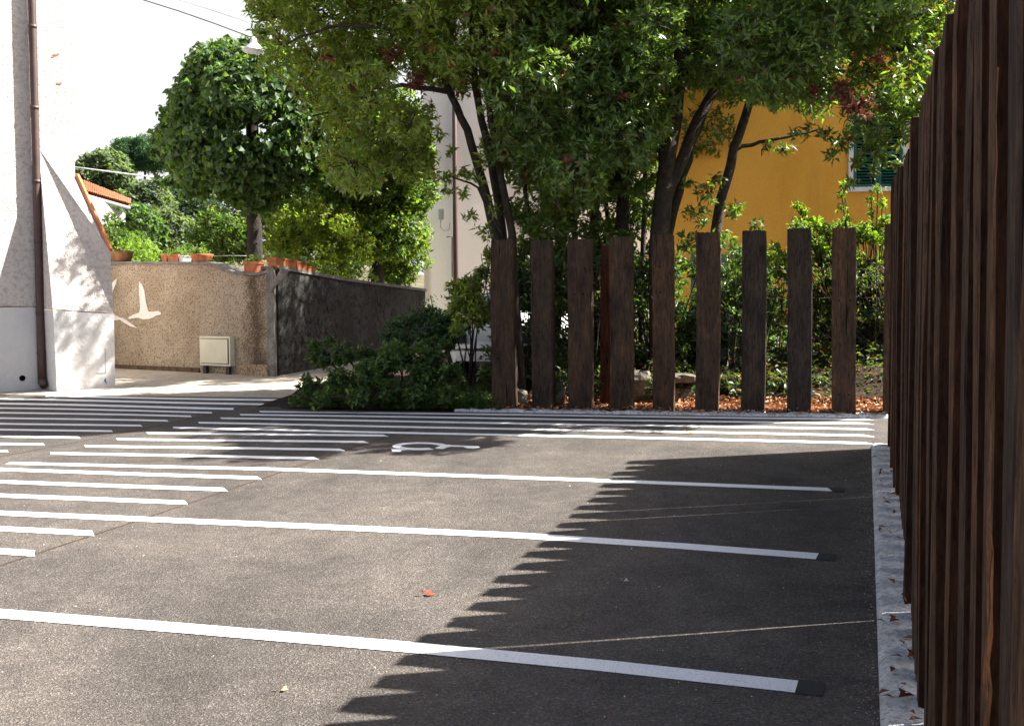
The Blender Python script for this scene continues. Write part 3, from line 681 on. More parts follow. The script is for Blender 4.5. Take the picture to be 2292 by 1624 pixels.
mb = MB(); a = HP(1000, 530, .04); b = HP(1012, 530, .04); c = HP(1012, 620, .04); mb.tube([a, b, c], .014, 6); mb.build('thin_pipe', M['copper'], ph, True)
def window(parent, P_, x0, x1, y0, y1, shut=True, frame=.1):
    """shuttered window: surround > nothing; leaves with separate slats"""
    a = P_(x0, y1, 0); b = P_(x1, y0, 0); ax = b-a; hgt = b[2]-a[2]; ax[2] = 0; wid = np.linalg.norm(ax); ax /= wid; nn = np.array([ax[1], -ax[0], 0])
    wdw = MB(); z0 = a.copy()
    wdw.box(z0+nn*.002, ax*frame, nn*.04, UPV*hgt); wdw.box(z0+ax*(wid-frame)+nn*.002, ax*frame, nn*.04, UPV*hgt)
    wdw.box(z0+ax*frame+nn*.002, ax*(wid-2*frame), nn*.055, UPV*frame); wdw.box(z0+ax*frame+nn*.002+UPV*(hgt-frame), ax*(wid-2*frame), nn*.04, UPV*frame)
    fr = wdw.build('window_surround', M['white'], parent)
    ih = hgt-2*frame; iw = wid-2*frame; base = z0+ax*frame+UPV*frame
    if not shut:
        g = MB(); g.box(base-nn*.0+nn*.004, ax*iw, nn*.008, UPV*ih); o = g.build('pane', M['glass'], fr); o.location = (0, 0, 0)
        g = MB(); g.box(base+ax*(iw/2-.03)+nn*.014, ax*.06, nn*.03, UPV*ih); o = g.build('mullion', M['white'], fr); o.location = (0, 0, 0)
        return fr
    half = iw/2
    for s in range(2):
        o0 = base+ax*(half*s+.004)+nn*.004; hw = half-.008; sh = MB(); st = .055
        sh.box(o0, ax*st, nn*.035, UPV*ih); sh.box(o0+ax*(hw-st), ax*st, nn*.035, UPV*ih)
        for zz in (0, ih/2-st/2, ih-st): sh.box(o0+ax*st+UPV*zz, ax*(hw-2*st), nn*.034, UPV*st)
        shu = sh.build('shutter', M['green'], fr); shu.location = (0, 0, 0)
        n_ = int(ih/.055)
        ms = None
        for k_ in range(n_):
            z_ = .02+k_*.055
            if z_ < st or abs(z_-ih/2) < st or z_ > ih-st*1.2: continue
            sb = MB(); sb.add([o0*0+np.array(v_) for v_ in ((0, 0, 0), ax*(hw-2*st), ax*(hw-2*st)+nn*.03-UPV*.028, nn*.03-UPV*.028)], [(0, 1, 2, 3)])
            sb.add([np.array(v_)+UPV*.007 for v_ in ((0, 0, 0), ax*(hw-2*st), ax*(hw-2*st)+nn*.03-UPV*.028, nn*.03-UPV*.028)], [(0, 1, 2, 3)])
            if ms is None: sl_ = sb.build('slat', M['green'], parent, world=False); ms = sl_.data
            else: sl_ = link(bpy.data.objects.new('slat', ms), parent)
            sl_.location = tuple(o0+ax*st+UPV*(z_+.028)-np.array(parent.location))
    bk = MB(); bk.box(base+nn*.001, ax*iw, nn*.002, UPV*ih); o = bk.build('recess', M['hole'], fr); o.location = (0, 0, 0)
    return fr
window(ph, lambda a, b, o: HP(a, b, o), 1185, 1262, 100, 215, False, .06)
window(ph, lambda a, b, o: HP(a, b, o), 1205, 1275, 330, 470, True, .05)
# orange house
od = np.array([.995, -.10, 0]); on_ = np.array([-.10, -.995, 0])
O0 = P(1503, 690, 20.5); O0[2] = 0
OP = lambda a, b, off=0: on_plane(O0+on_*off, a, b, od)
oh = thing('orange_house', 'orange rendered house with green shuttered window behind the fence', 'building', O0)
mb = MB(); mb.box(O0, od*9, -on_*2.3+od*.9, (0, 0, 8)); mb.build('wall', M['orange'], oh)
mb = MB(); mb.box(O0+UPV*8+on_*.5-od*.3, od*9.6, -on_*3.2, (0, 0, .25)); mb.build('roof', M['tile'], oh)
window(oh, lambda a, b, o: OP(a, b, o), 1898, 2032, 255, 430, True, .085)
mb = MB()
# house beyond the garden wall: orange tiled roof, every tile its own piece
fh = thing('tiled_house', 'distant house with orange tiled roof and grey gutter beside the white house', 'building', P(200, 560, 28))
eL, eR, rL, rR = P(128, 416, 26), P(290, 462, 33), P(128, 386, 29), P(291, 452, 36.5)
ax_ = eR-eL; La = np.linalg.norm(ax_); au = ax_/La; sl0 = rL-eL; sl1 = rR-eR
hnrm = np.cross(au, sl0); hnrm /= np.linalg.norm(hnrm); hnrm = hnrm if hnrm[2] > 0 else -hnrm
mb = MB(); mb.prism([eL, eR, rR, rL], -hnrm*.08); mb.build('roof_deck', M['terradark'], fh)
rows, ncol = 7, 34; tm = None
for r_ in range(rows):
    for c_ in range(ncol):
        s = (c_+.5)/ncol; t_ = r_/rows; o_ = eL+ax_*s+(sl0*(1-s)+sl1*s)*t_
        sv = (sl0*(1-s)+sl1*s)/rows*1.12
        if tm is None:
            mb = MB(); n6 = 5; vs1 = []
            for e_, (r1, lift) in enumerate(((La/ncol*.52, .03), (La/ncol*.42, .012))):
                for j in range(n6+1):
                    th = math.pi*j/n6; vs1.append(sv*e_ + au*r1*math.cos(th) + hnrm*(r1*math.sin(th)*.8+lift))
            mb.add(vs1, [(j, j+1, n6+2+j, n6+1+j) for j in range(n6)]); o = mb.build('roof_tile', M['tile'], fh, world=False); tm = o.data
        else: o = link(bpy.data.objects.new('roof_tile', tm), fh)
        o.location = tuple(o_+hnrm*random.uniform(0, .012)-np.array(fh.location))
mb = MB(); mb.tube([eL-UPV*.05+np.array([0, -.06, 0]), eR-UPV*.05+np.array([0, -.06, 0])], .055, 8); mb.build('gutter', M['galv'], fh, True)
wl0 = eL+np.array([.3, 1.1, -.10]); wl1 = eR+np.array([-.6, 1.3, -.10])
mb = MB(); mb.add([wl0*np.array([1, 1, 0]), wl1*np.array([1, 1, 0]), wl1, wl0], [(0, 1, 2, 3)]); mb.prism([wl0*np.array([1, 1, 0]), wl1*np.array([1, 1, 0]), wl1, wl0], np.array([-1.9, 3, 0])); mb.build('wall', M['pink'], fh)

# ================================================================== TREES
def stem(parent, pts, r0_, r1_, d, name='trunk', mat='bark', n=10):
    """pts as (px, py[, extra depth]); turns them into points standing d metres away"""
    ps = [P(p[0], p[1], d+(p[2] if len(p) > 2 else 0)) for p in pts]
    # refine with a little irregularity
    out = [ps[0]]
    for a, b in zip(ps[:-1], ps[1:]):
        for t_ in (.34, .67, 1.0): out.append(a+(b-a)*t_+(rng.normal(size=3)*.012 if t_ < 1 else 0))
    mb = MB(); k_ = len(out); mb.tube(out, [r0_+(r1_-r0_)*i/(k_-1) for i in range(k_)], n, False)
    return mb.build(name, M[mat], parent, True)
bx_ = [560, 590, 620, 680, 740, 800, 860, 930, 960, 1000, 1060, 1100, 1130, 1180, 1300, 1440, 1480, 1540, 1620, 1700, 1800, 1880, 1960, 2060, 2200, 2400]
by_ = [-60, 40, 130, 290, 400, 450, 450, 420, 260, 220, 205, 280, 400, 450, 480, 430, 300, 215, 225, 260, 275, 290, 320, 360, 360, 300]
def bottom(x): return float(np.interp(x, bx_, by_))
lau = [thing('laurel_tree', 'three-stemmed laurel tree with slim leaning trunks in front of the pale pink house', 'tree', W3(13.6, -3.7)),
       thing('laurel_tree', 'dark twin-stemmed laurel between the leaning trunks and the big trunk', 'tree', W3(14.4, -2.5)),
       thing('laurel_tree', 'thickest forked laurel tree at the left edge of the orange house', 'tree', W3(13.5, -1.9)),
       thing('laurel_tree', 'slender laurel leaning right against the orange wall, overhanging the fence', 'tree', W3(13.9, -1.2)),
       thing('laurel_tree', 'tall laurel behind the others, its crown reaching out of the top of the picture', 'tree', W3(17.0, -5.2))]
stem(lau[0], [(1158, 900), (1112, 540), (1078, 400), (1046, 290), (1010, 215), (960, 90), (880, -60)], .068, .03, 13.3)
stem(lau[0], [(1162, 900), (1124, 520), (1104, 390), (1078, 270), (1062, 150), (1052, 0), (1045, -200)], .062, .03, 13.5)
stem(lau[0], [(1170, 900), (1146, 520), (1122, 400), (1098, 270), (1084, 150), (1085, -100)], .054, .028, 13.2)
stem(lau[0], [(1000, 205), (900, 190), (800, 220), (700, 260)], .035, .012, 13.2, 'branch')
stem(lau[0], [(985, 130), (860, 60), (740, 60), (640, 100)], .035, .012, 13.0, 'branch')
stem(lau[1], [(1335, 900), (1330, 520), (1335, 330), (1342, 150), (1350, -100)], .075, .04, 14.4)
stem(lau[1], [(1398, 900), (1395, 530), (1402, 380), (1392, 250), (1375, 0), (1370, -200)], .10, .05, 14.1)
stem(lau[1], [(1240, 900), (1250, 560), (1245, 380), (1205, 160), (1190, 60)], .06, .04, 14.6)
for x0_, x1_, x2_, d_ in ((1205, 1190, 1150, 14.3), (1290, 1285, 1300, 14.6), (1432, 1440, 1448, 14.0), (1372, 1365, 1330, 14.8)):
    stem(lau[1], [(x0_, 900), (x1_, 530), (x2_, 240), (x2_-10, -60)], .04, .02, d_)
stem(lau[0], [(1120, 520), (1070, 420), (1010, 395), (955, 410)], .02, .006, 13.1, 'branch')
big = stem(lau[2], [(1478, 900), (1474, 560), (1486, 430), (1503, 300), (1520, 180), (1530, 0), (1535, -200)], .135, .075, 13.4, n=14)
stem(lau[2], [(1492, 440), (1530, 350), (1560, 270), (1600, 200), (1660, 110), (1720, -20)], .08, .045, 13.4, 'branch')
stem(lau[2], [(1482, 560), (1520, 430), (1545, 330), (1575, 255), (1600, 200)], .065, .04, 13.6, 'branch')
stem(lau[3], [(1596, 900), (1602, 520), (1625, 410), (1655, 300), (1690, 200), (1725, 90), (1745, -80)], .075, .04, 13.6)
stem(lau[3], [(1648, 335), (1700, 318), (1765, 306), (1830, 290)], .028, .014, 13.6, 'branch')
stem(lau[3], [(1690, 195), (1790, 150), (1900, 160), (2010, 230), (2060, 300)], .035, .012, 13.3, 'branch')
stem(lau[3], [(1725, 90), (1850, 60), (1990, 90), (2100, 170)], .035, .012, 13.0, 'branch')
stem(lau[4], [(1262, 700), (1258, 400), (1240, 100), (1220, -150)], .11, .06, 17.6)
lob = {0: [], 1: [], 2: [], 3: [], 4: []}
tries = 0; N_ = 0
while N_ < 470 and tries < 20000:
    tries += 1
    x = random.uniform(570, 2230); y = random.uniform(-520, 480); d = random.uniform(12.2, 15.6); r = random.uniform(.24, .5)
    if x > 1950: d = random.uniform(11.9, 13.6)
    rp = r/d*F
    if y > bottom(x) - rp*.75: continue
    if y < -500 + abs(x-1350)*.45: continue
    if 840 < x < 1110 and 60 < y < 220 and random.random() < .4: continue
    if 700 < x < 1000 and y > 250 and random.random() < .35: continue
    if 600 < x < 820 and random.random() < .3: continue
    c_ = P(x, y, d); cu, cv = c_[:2]@e1, c_[:2]@e2
    if cv > -.4 and cu > 12.7: continue
    # keep the bottom fringe denser than the middle
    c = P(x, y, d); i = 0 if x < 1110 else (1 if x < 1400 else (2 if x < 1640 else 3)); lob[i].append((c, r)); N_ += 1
for _ in range(22):
    u_, v_ = random.uniform(11.2, 12.6), random.uniform(.2, 1.0); h_ = random.uniform(3.9, 6.6); p_ = np.array(W3(u_, v_, h_))
    if (p_-CAM)@fw > 0: lob[3].append((p_, random.uniform(.3, .5)))
k_ = 0
while k_ < 105:
    x = random.uniform(1640, 2150); y = random.uniform(-260, 330); r = random.uniform(.2, .38); d = random.uniform(11.0, 12.4)
    if y > bottom(x) - r/d*F*.75: continue
    lob[3].append((P(x, y, d), r)); k_ += 1
for _ in range(56):
    lob[4].append((np.array([random.uniform(.7, 4.6), random.uniform(17.4, 23.0), random.uniform(4.7, 9.0)]), random.uniform(.5, .75)))
for _ in range(15):
    lob[4].append((np.array([random.uniform(-2.4, 1.6), random.uniform(16.5, 18.0), random.uniform(5.9, 9.6)]), random.uniform(.3, .48)))
for x, y, d, r in ((1150, 560, 13.8, .25), (1180, 480, 13.4, .3), (1230, 520, 13.6, .3), (1290, 500, 13.9, .3), (1350, 560, 13.6, .22), (1130, 600, 13.2, .2), (1420, 500, 14.2, .3),
                   (1120, 360, 13.8, .22), (1180, 380, 14.3, .35), (1340, 420, 14.6, .35), (1260, 420, 14, .35), (1440, 380, 14.2, .3)):
    lob[1].append((P(x, y, d), r))
for x, y, d, r in ((1580, 430, 13.2, .18), (1560, 480, 13.4, .2), (1640, 470, 13.4, .16), (1600, 400, 13.5, .13), (1690, 505, 13.2, .12), (1620, 540, 13.3, .2), (1540, 540, 13.5, .2), (1660, 560, 13.3, .15), (1530, 410, 13.5, .12), (1760, 330, 13.5, .14), (1715, 325, 13.5, .1), (1660, 620, 13.4, .22)):
    lob[3].append((P(x, y, d), r))
for x, y, r_ in ((970, 385, .10), (1000, 395, .12), (1030, 380, .12), (1060, 395, .14), (1075, 360, .12), (1000, 425, .09), (1040, 430, .09), (965, 430, .08), (1060, 480, .1), (1085, 520, .14), (1100, 460, .12), (1010, 340, .06), (985, 300, .06)):
    lob[0].append((P(x, y, 13.0), r_))
for _ in range(46):
    x, y = random.uniform(1150, 1490), random.uniform(380, 600); lob[1].append((P(x, y, random.uniform(13.6, 15.0)), random.uniform(.14, .26)))
for _ in range(40):
    x, y = random.uniform(800, 1130), random.uniform(-160, 215); lob[0].append((P(x, y, random.uniform(12.6, 14.6)), random.uniform(.16, .32)))
for _ in range(34):
    x, y = random.uniform(930, 1240), random.uniform(-200, 175); lob[0].append((P(x, y, random.uniform(12.0, 12.9)), random.uniform(.18, .34)))
for x, y, r_ in ((1850, 300, .12), (1880, 320, .14), (1910, 300, .16), (1945, 330, .15), (1975, 310, .16), (1990, 350, .13), (1955, 380, .09), (1920, 365, .07), (1860, 345, .06), (2010, 370, .12), (1800, 290, .12), (1905, 405, .06)):
    lob[3].append((P(x, y, random.uniform(11.3, 12.0)), r_))
tot = 0
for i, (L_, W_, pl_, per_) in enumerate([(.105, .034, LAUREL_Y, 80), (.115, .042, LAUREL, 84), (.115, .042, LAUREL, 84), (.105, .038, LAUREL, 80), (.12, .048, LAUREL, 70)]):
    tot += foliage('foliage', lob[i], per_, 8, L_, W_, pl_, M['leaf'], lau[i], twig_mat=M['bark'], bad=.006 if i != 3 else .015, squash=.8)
for i_, x, y, d, r_ in ((3, 1895, 215, 11.1, .13), (3, 1925, 240, 11.0, .15), (3, 1880, 190, 11.2, .1), (3, 1965, 130, 11.1, .09), (3, 1820, 205, 11.3, .08), (1, 1128, 345, 13.0, .09), (2, 1268, 340, 12.9, .1), (0, 930, 180, 12.6, .16), (0, 880, 120, 12.7, .12), (0, 735, 130, 12.3, .08), (2, 1390, 215, 12.2, .06)):
    foliage('dead_sprig', [(P(x, y, d), r_)], 260, 6, .085, .026, [(2, (.17, .055, .035)), (1, (.11, .04, .025)), (.6, (.22, .09, .05))], M['litter'], lau[i_], twig_mat=M['bark'])
print('laurel leaves', tot)

# linden behind the garden wall
lin = thing('linden_tree', 'rounded dark green linden tree with broad leaves rising behind the garden wall', 'tree', G(570, 800)+np.array([0, 2.0, 0]))
LD = 21.0
stem(lin, [(572, 700), (570, 610), (569, 540), (568, 470), (566, 380), (563, 250)], .17, .12, LD, 'trunk', 'barkg', 12)
for a, b in ((430, 250), (470, 180), (560, 120), (650, 200), (700, 320), (420, 350), (640, 380)):
    stem(lin, [(566, 430), ((566+a)/2, (430+b)/2+10), (a, b)], .07, .02, LD, 'limb', 'barkg', 7)
ll = []
cx_, cy_ = 560, 300
for k in range(150):
    th = random.uniform(0, 2*math.pi); rr = random.uniform(.05, 1)**.5
    ex = 185 if math.cos(th) < 0 else 190; ey = 190 if math.sin(th) < 0 else 140
    x = cx_+ex*rr*math.cos(th); y = cy_+ey*rr*math.sin(th)
    dz = math.sqrt(max(0, 1-rr*rr))*random.choice([-1, -1, 1])*1.5
    ll.append((P(x, y, LD+dz), random.uniform(.28, .44)))
for x, y in ((590, 70), (580, 100), (520, 95), (610, 120), (560, 140), (500, 130), (425, 175), (395, 205), (440, 200), (375, 290), (355, 340), (370, 400), (650, 150), (640, 190), (430, 160)):
    ll.append((P(x, y, LD+random.uniform(-.4, .5)), random.uniform(.14, .24)))
for _ in range(34):                                # loose upright shoots break the outline
    th = random.uniform(math.radians(150), math.radians(330)); x = cx_+185*math.cos(th)*random.uniform(.9, 1.02); y = cy_+(190 if math.sin(th) < 0 else 130)*math.sin(th)*random.uniform(.9, 1.02)
    dd_ = random.uniform(-.8, .8); n_ = random.choice((2, 3, 3, 4))
    for j in range(n_): ll.append((P(x+random.uniform(-3, 3), y-j*11, LD+dd_), .13-.022*j))
foliage('foliage', ll, 125, 4, .14, .125, LINDEN, M['leafs'], lin, droop_dir=.8, up_b=0, squash=.9, twig_mat=M['barkg'], twig_every=9)

def tree(label, name, px_, py_, d, rx, ry, nl, lr, per, K, L, Wd, palette, trunk=True, depth=None, group=None, mat='leafs', rd=1.0):
    base = P(px_, 690, d); base[2] = gz(base[0], base[1]); t = thing(name, label, 'tree', base, group)
    c = P(px_, py_, d); s = d/F
    if trunk:
        mb = MB(); mb.tube([base, base+(c-base)*.5+rng.normal(size=3)*.1, c], [.02*d*.35+.05, .12, .05], 8, False); mb.build('trunk', M['barkg'], t, True)
    ls = []
    for _ in range(nl):
        v = unit(rng.normal(size=3)); rr = rng.uniform(.45, 1)**.5; ls.append((c+v*rr*np.array([rx*s, (rx*s if depth is None else depth), ry*s]), lr*rng.uniform(.7, 1.2)))
    foliage('foliage', ls, per, K, L, Wd, palette, M[mat], t, squash=.85, twig_mat=M['barkg'] if d < 28 else None, twig_every=10)
    return t
YG = [(3, (.13, .20, .05)), (2.5, (.19, .27, .055)), (4, (.06, .10, .035)), (.4, (.25, .24, .05))]
tree('yellow-green tree filling the space between linden and pale house', 'leafy_tree', 845, 390, 23.5, 105, 170, 70, .5, 85, 7, .115, .06, YG)
tree('bright backlit tree low beside the pale house wall', 'leafy_tree', 885, 550, 25.3, 66, 85, 34, .36, 120, 6, .09, .045, YG)
tree('dark low tree between the linden trunk and the dark wall', 'leafy_tree', 730, 540, 23, 120, 70, 52, .38, 100, 6, .09, .045, LAUREL_Y)
tree('shaded shrubby tree left of the linden trunk', 'leafy_tree', 500, 520, 26, 62, 55, 26, .42, 90, 6, .10, .05, LAUREL)
# hillside far away
hv = []; hf = []
hx = np.linspace(-60, 40, 26); hy = np.linspace(38, 120, 16)
for y in hy:
    for x in hx: hv.append((x, y, gz(x, y) - .5 + max(0, (y-44))*.09*max(.15, min(1.3, (18-x)/40)) + random.uniform(-.2, .2)))
for i in range(len(hy)-1):
    for j in range(len(hx)-1): hf.append((i*26+j, i*26+j+1, (i+1)*26+j+1, (i+1)*26+j))
tag(mesh('hillside', hv, hf, M['ground'], None, True), kind='structure')
FARG = 'trees on the wooded slope'
far_specs = [('grey green round tree on the slope, just right of the tiled roof', 315, 468, 52, 52, 42, 26), ('dark bluish tree in shade on the slope, left of the linden', 400, 480, 56, 75, 60, 34),
 ('pale tree on the slope under the white cable', 235, 410, 60, 50, 50, 22), ('darkest low tree on the slope behind the flower pots', 440, 520, 50, 60, 45, 26), ('olive tree on the slope above the small square pots', 350, 530, 47, 60, 45, 26),
 ('tree on the slope under the tiled house gutter', 275, 520, 45, 50, 50, 22)]
pals = [FAR, [(3, (.03, .055, .035)), (1, (.045, .07, .045))], [(3, (.13, .17, .10)), (2, (.10, .14, .08))], [(3, (.025, .045, .03)), (1, (.04, .06, .04))], FAR, [(3, (.07, .12, .05)), (1, (.10, .16, .06))]]
for (lb, a, b, d, rx, ry, nl), p_ in zip(far_specs, pals):
    tree(lb, 'slope_tree', a, b, d, rx, ry, nl+8, .8, 100, 5, .24, .14, p_, group=FARG)
# umbrella pine
pine = tree('umbrella pine with flat dark crown, standing above the slope trees', 'umbrella_pine', 326, 345, 62, 52, 22, 36, .7, 110, 6, .20, .05, [(3, (.04, .085, .05)), (1, (.06, .12, .06))])
tree('dense dark tree right behind the linden trunk', 'leafy_tree', 655, 490, 26.5, 75, 60, 36, .42, 100, 6, .11, .05, LAUREL_Y)
tree('green tree standing just below the tiled roof and gutter', 'leafy_tree', 262, 530, 25.2, 55, 45, 26, .34, 90, 6, .10, .05, [(3, (.09, .15, .05)), (1, (.14, .20, .06))], False)
tree('lime green sunlit shrub right behind the wall beside the bowl', 'garden_shrub', 312, 566, 24, 55, 24, 22, .26, 60, 6, .08, .035, [(3, (.16, .25, .05)), (2, (.22, .32, .06))], False)
tree('mid green shrub behind the wall left of the dip', 'garden_shrub', 420, 572, 25, 70, 16, 16, .22, 50, 6, .08, .035, [(3, (.08, .14, .05)), (2, (.11, .18, .06))], False)
tree('small shrub showing in the dip of the wall', 'garden_shrub', 525, 596, 22.5, 28, 16, 10, .16, 50, 6, .07, .03, GREENP, False)
tree('leafy shrub rising behind the window boxes', 'garden_shrub', 770, 610, 21.5, 80, 22, 20, .22, 50, 6, .08, .035, YG, False)

# ================================================================== SHRUBS NEAR THE POSTS
def shrub(label, lobes, per, K, L, Wd, palette, name='leafy_bush', mat='leafs', base=None, stems=True, up_b=.3, cat='bush'):
    ls = [(P(x, y, d), r) for x, y, d, r in lobes]; c = np.mean([l[0] for l in ls], 0); b = np.array([c[0], c[1], gz(c[0], c[1])])
    t = thing(name, label, cat, b)
    mb = MB()
    for p_, r in ls:
        m_ = (b+p_)/2+rng.normal(size=3)*.05; mb.tube([b+rng.normal(size=3)*np.array([.1, .06, 0]), m_, p_], [.014, .01, .006], 5, False)
    o = mb.build('stems', M['bark'], t, True)
    foliage('foliage', ls, per, K, L, Wd, palette, M[mat], t, twig_mat=M['bark'], twig_every=5, up_b=up_b)
    return t
shrub('low sprawling bush with round leaves at the corner of the parking area', [(690, 860, 13.3, .17), (720, 800, 13.4, .17), (700, 770, 13.5, .10), (760, 850, 13.0, .2), (770, 790, 13.3, .17), (820, 830, 12.9, .2), (880, 800, 13.1, .22), (870, 870, 12.7, .16), (940, 840, 12.9, .22), (960, 780, 13.1, .2), (1010, 830, 12.9, .16), (1000, 880, 12.6, .14), (660, 890, 13.0, .08), (720, 890, 12.8, .12), (800, 885, 12.6, .14), (740, 760, 13.5, .08), (850, 840, 13.2, .2), (905, 800, 13.4, .2), (820, 790, 13.5, .15), (1060, 885, 12.9, .12), (1070, 890, 12.7, .12), (930, 880, 12.6, .16), (1000, 770, 13.4, .12), (970, 820, 13.1, .2)],
      330, 6, .075, .045, DARKB + [(.9, (.12, .20, .06))], up_b=.5)
shrub('rounded dark glossy bush in front of the dark wall', [(890, 735, 14.2, .2), (930, 715, 14.2, .2), (975, 725, 14.1, .22), (900, 760, 14.0, .16), (950, 755, 13.9, .22), (1000, 750, 14, .2), (870, 750, 14.2, .12), (1000, 715, 14.1, .2), (960, 700, 14.3, .15)], 420, 8, .065, .026, [(3, (.05, .10, .045)), (2, (.07, .13, .055))], mat='leaf')
shrub('upright olive green bush against the leftmost sleeper post', [(1050, 640, 13.6, .2), (1080, 610, 13.7, .14), (1030, 680, 13.6, .2), (1070, 700, 13.5, .24), (1030, 730, 13.5, .15), (1060, 660, 13.5, .2), (1100, 570, 13.6, .14), (1015, 640, 13.7, .1)], 380, 7, .085, .034, LAUREL_Y, mat='leaf')
shrub('small dark sapling at the foot of the pale house wall', [(965, 665, 15.5, .12), (985, 690, 15.5, .1), (945, 690, 15.5, .08)], 80, 4, .06, .03, DARKB)
# hedge at the right
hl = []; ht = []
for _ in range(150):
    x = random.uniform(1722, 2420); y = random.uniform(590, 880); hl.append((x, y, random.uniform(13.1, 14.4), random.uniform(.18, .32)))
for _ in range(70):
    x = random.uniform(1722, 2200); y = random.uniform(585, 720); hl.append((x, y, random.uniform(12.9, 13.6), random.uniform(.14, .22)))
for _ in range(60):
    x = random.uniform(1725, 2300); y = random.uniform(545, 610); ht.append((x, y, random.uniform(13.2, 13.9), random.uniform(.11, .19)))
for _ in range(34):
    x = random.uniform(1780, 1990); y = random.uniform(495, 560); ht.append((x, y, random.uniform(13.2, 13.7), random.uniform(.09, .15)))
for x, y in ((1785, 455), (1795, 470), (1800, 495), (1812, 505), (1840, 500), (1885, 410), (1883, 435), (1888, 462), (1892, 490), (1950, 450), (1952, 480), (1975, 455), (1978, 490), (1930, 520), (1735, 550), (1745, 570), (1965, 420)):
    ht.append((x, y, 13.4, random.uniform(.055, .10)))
shrub('dark twiggy lower body of the tall hedge behind the right-hand sleeper posts', hl, 85, 6, .06, .028, [(4, (.05, .085, .03)), (1.5, (.10, .15, .035)), (1.2, (.10, .06, .035))], 'privet_hedge', cat='hedge')  # body leaves coloured darker than the top to imitate the hedge's inner shade
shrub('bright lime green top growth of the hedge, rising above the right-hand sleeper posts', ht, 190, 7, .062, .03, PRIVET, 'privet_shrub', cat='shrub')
# dim understorey behind the posts
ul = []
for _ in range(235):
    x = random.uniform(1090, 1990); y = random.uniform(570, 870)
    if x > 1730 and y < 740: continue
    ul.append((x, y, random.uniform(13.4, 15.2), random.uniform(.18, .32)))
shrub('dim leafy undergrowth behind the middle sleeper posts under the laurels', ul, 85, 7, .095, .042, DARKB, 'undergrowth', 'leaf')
for lb, x, y, w_ in (('small glossy seedling shrub between fifth and sixth posts', 1530, 812, 10), ('bright young shrub right of the grey boards', 1645, 690, 14), ):
    shrub(lb, [(x-w_, y, 13.0, .10), (x+w_, y+10, 13.0, .1), (x, y-30, 13.1, .12), (x+4, y+45, 13, .09)], 120, 5, .055, .022, [(2, (.09, .16, .04)), (1, (.14, .22, .05))], 'seedling_shrub', 'leaf')

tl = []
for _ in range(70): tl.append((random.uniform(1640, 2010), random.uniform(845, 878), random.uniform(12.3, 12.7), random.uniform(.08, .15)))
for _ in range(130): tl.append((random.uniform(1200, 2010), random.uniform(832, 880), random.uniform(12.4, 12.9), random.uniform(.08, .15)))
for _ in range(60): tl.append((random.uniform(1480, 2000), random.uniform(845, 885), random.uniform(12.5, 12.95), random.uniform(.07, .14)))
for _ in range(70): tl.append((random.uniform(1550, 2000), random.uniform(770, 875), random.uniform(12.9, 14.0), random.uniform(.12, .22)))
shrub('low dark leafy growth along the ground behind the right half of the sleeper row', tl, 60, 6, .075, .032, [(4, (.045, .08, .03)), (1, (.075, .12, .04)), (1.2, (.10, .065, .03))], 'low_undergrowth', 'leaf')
# thin upright stems of the thicket behind the row
thk = thing('thicket', 'tangle of thin upright bare stems behind the right-hand sleeper posts', 'shrub', W3(13, -1))
for k in range(70):
    x = random.uniform(1120, 1990); d = random.uniform(12.9, 14.6); y0_ = random.uniform(860, 890); y1_ = random.uniform(560, 700); lean = random.uniform(-60, 70)
    mb = MB(); mb.tube([P(x, y0_, d), P(x+lean*.3, (y0_*2+y1_)/3, d+.05), P(x+lean*.75, (y0_+y1_*2)/3, d), P(x+lean*1.1, y1_, d-.1)], [random.uniform(.008, .02), .009, .007, .004], 5, False)
    mb.build('stem', M['bark'], thk, True)
# grass and weeds at the bush foot
def scatter(name, n, uf, vf, hfun, L, Wd, palette, mat, upright=False, parent=None, kz=.0):
    u = uf(n); v = vf(n); xy = u[:, None]*e1 + v[:, None]*e2
    z = np.array([gz(a, b) for a, b in xy]) + np.array([hfun(a, b) for a, b in zip(u, v)])
    base = np.column_stack([xy, z])
    if upright: d = unit(np.column_stack([rng.normal(size=n)*.35, rng.normal(size=n)*.35, np.ones(n)])); nn = unit(rng.normal(size=(n, 3)))
    else:
        d = unit(np.column_stack([rng.normal(size=n), rng.normal(size=n), rng.normal(size=n)*.25])); nn = unit(np.column_stack([rng.normal(size=n)*.45, rng.normal(size=n)*.45, np.ones(n)]))
        base[:, 2] += rng.uniform(.002, .02+kz, n)
    return leafcloud(name, base, d, nn, L*rng.uniform(.5, 1.3, n), Wd*rng.uniform(.7, 1.3, n), pal(n, palette), M[mat], parent, .25 if upright else .1, .1 if upright else .2)
U = lambda a, b: (lambda n: rng.uniform(a, b, n))
bedh = lambda u, v: (0.005 if u < 12.35 else min(.34, (u-12.35)*.4))*(1 if v > -4.3 else .35)
g = scatter('grass', 9000, lambda n: rng.uniform(11.72, 12.9, n), lambda n: rng.uniform(-6.6, -4.0, n), bedh, .16, .008, [(3, (.06, .11, .03)), (2, (.09, .15, .04)), (.5, (.2, .15, .07))], 'leafs', True)
g = scatter('ground_cover', 9000, lambda n: 11.74+np.abs(rng.normal(size=n))*.35, lambda n: rng.uniform(-6.55, -4.05, n), lambda u, v: bedh(u, v)+random.uniform(0, .12), .045, .025, DARKB, 'leafs')
LIT = [(4, (.24, .105, .05)), (3, (.36, .17, .08)), (2, (.5, .28, .15)), (1, (.14, .06, .035)), (.8, (.62, .42, .28))]
g = scatter('leaf_litter', 15000, lambda n: 11.9+rng.random(n)**1.2*.62, lambda n: rng.uniform(-4.1, 1.0, n), bedh, .075, .032, LIT, 'litter', kz=.02)
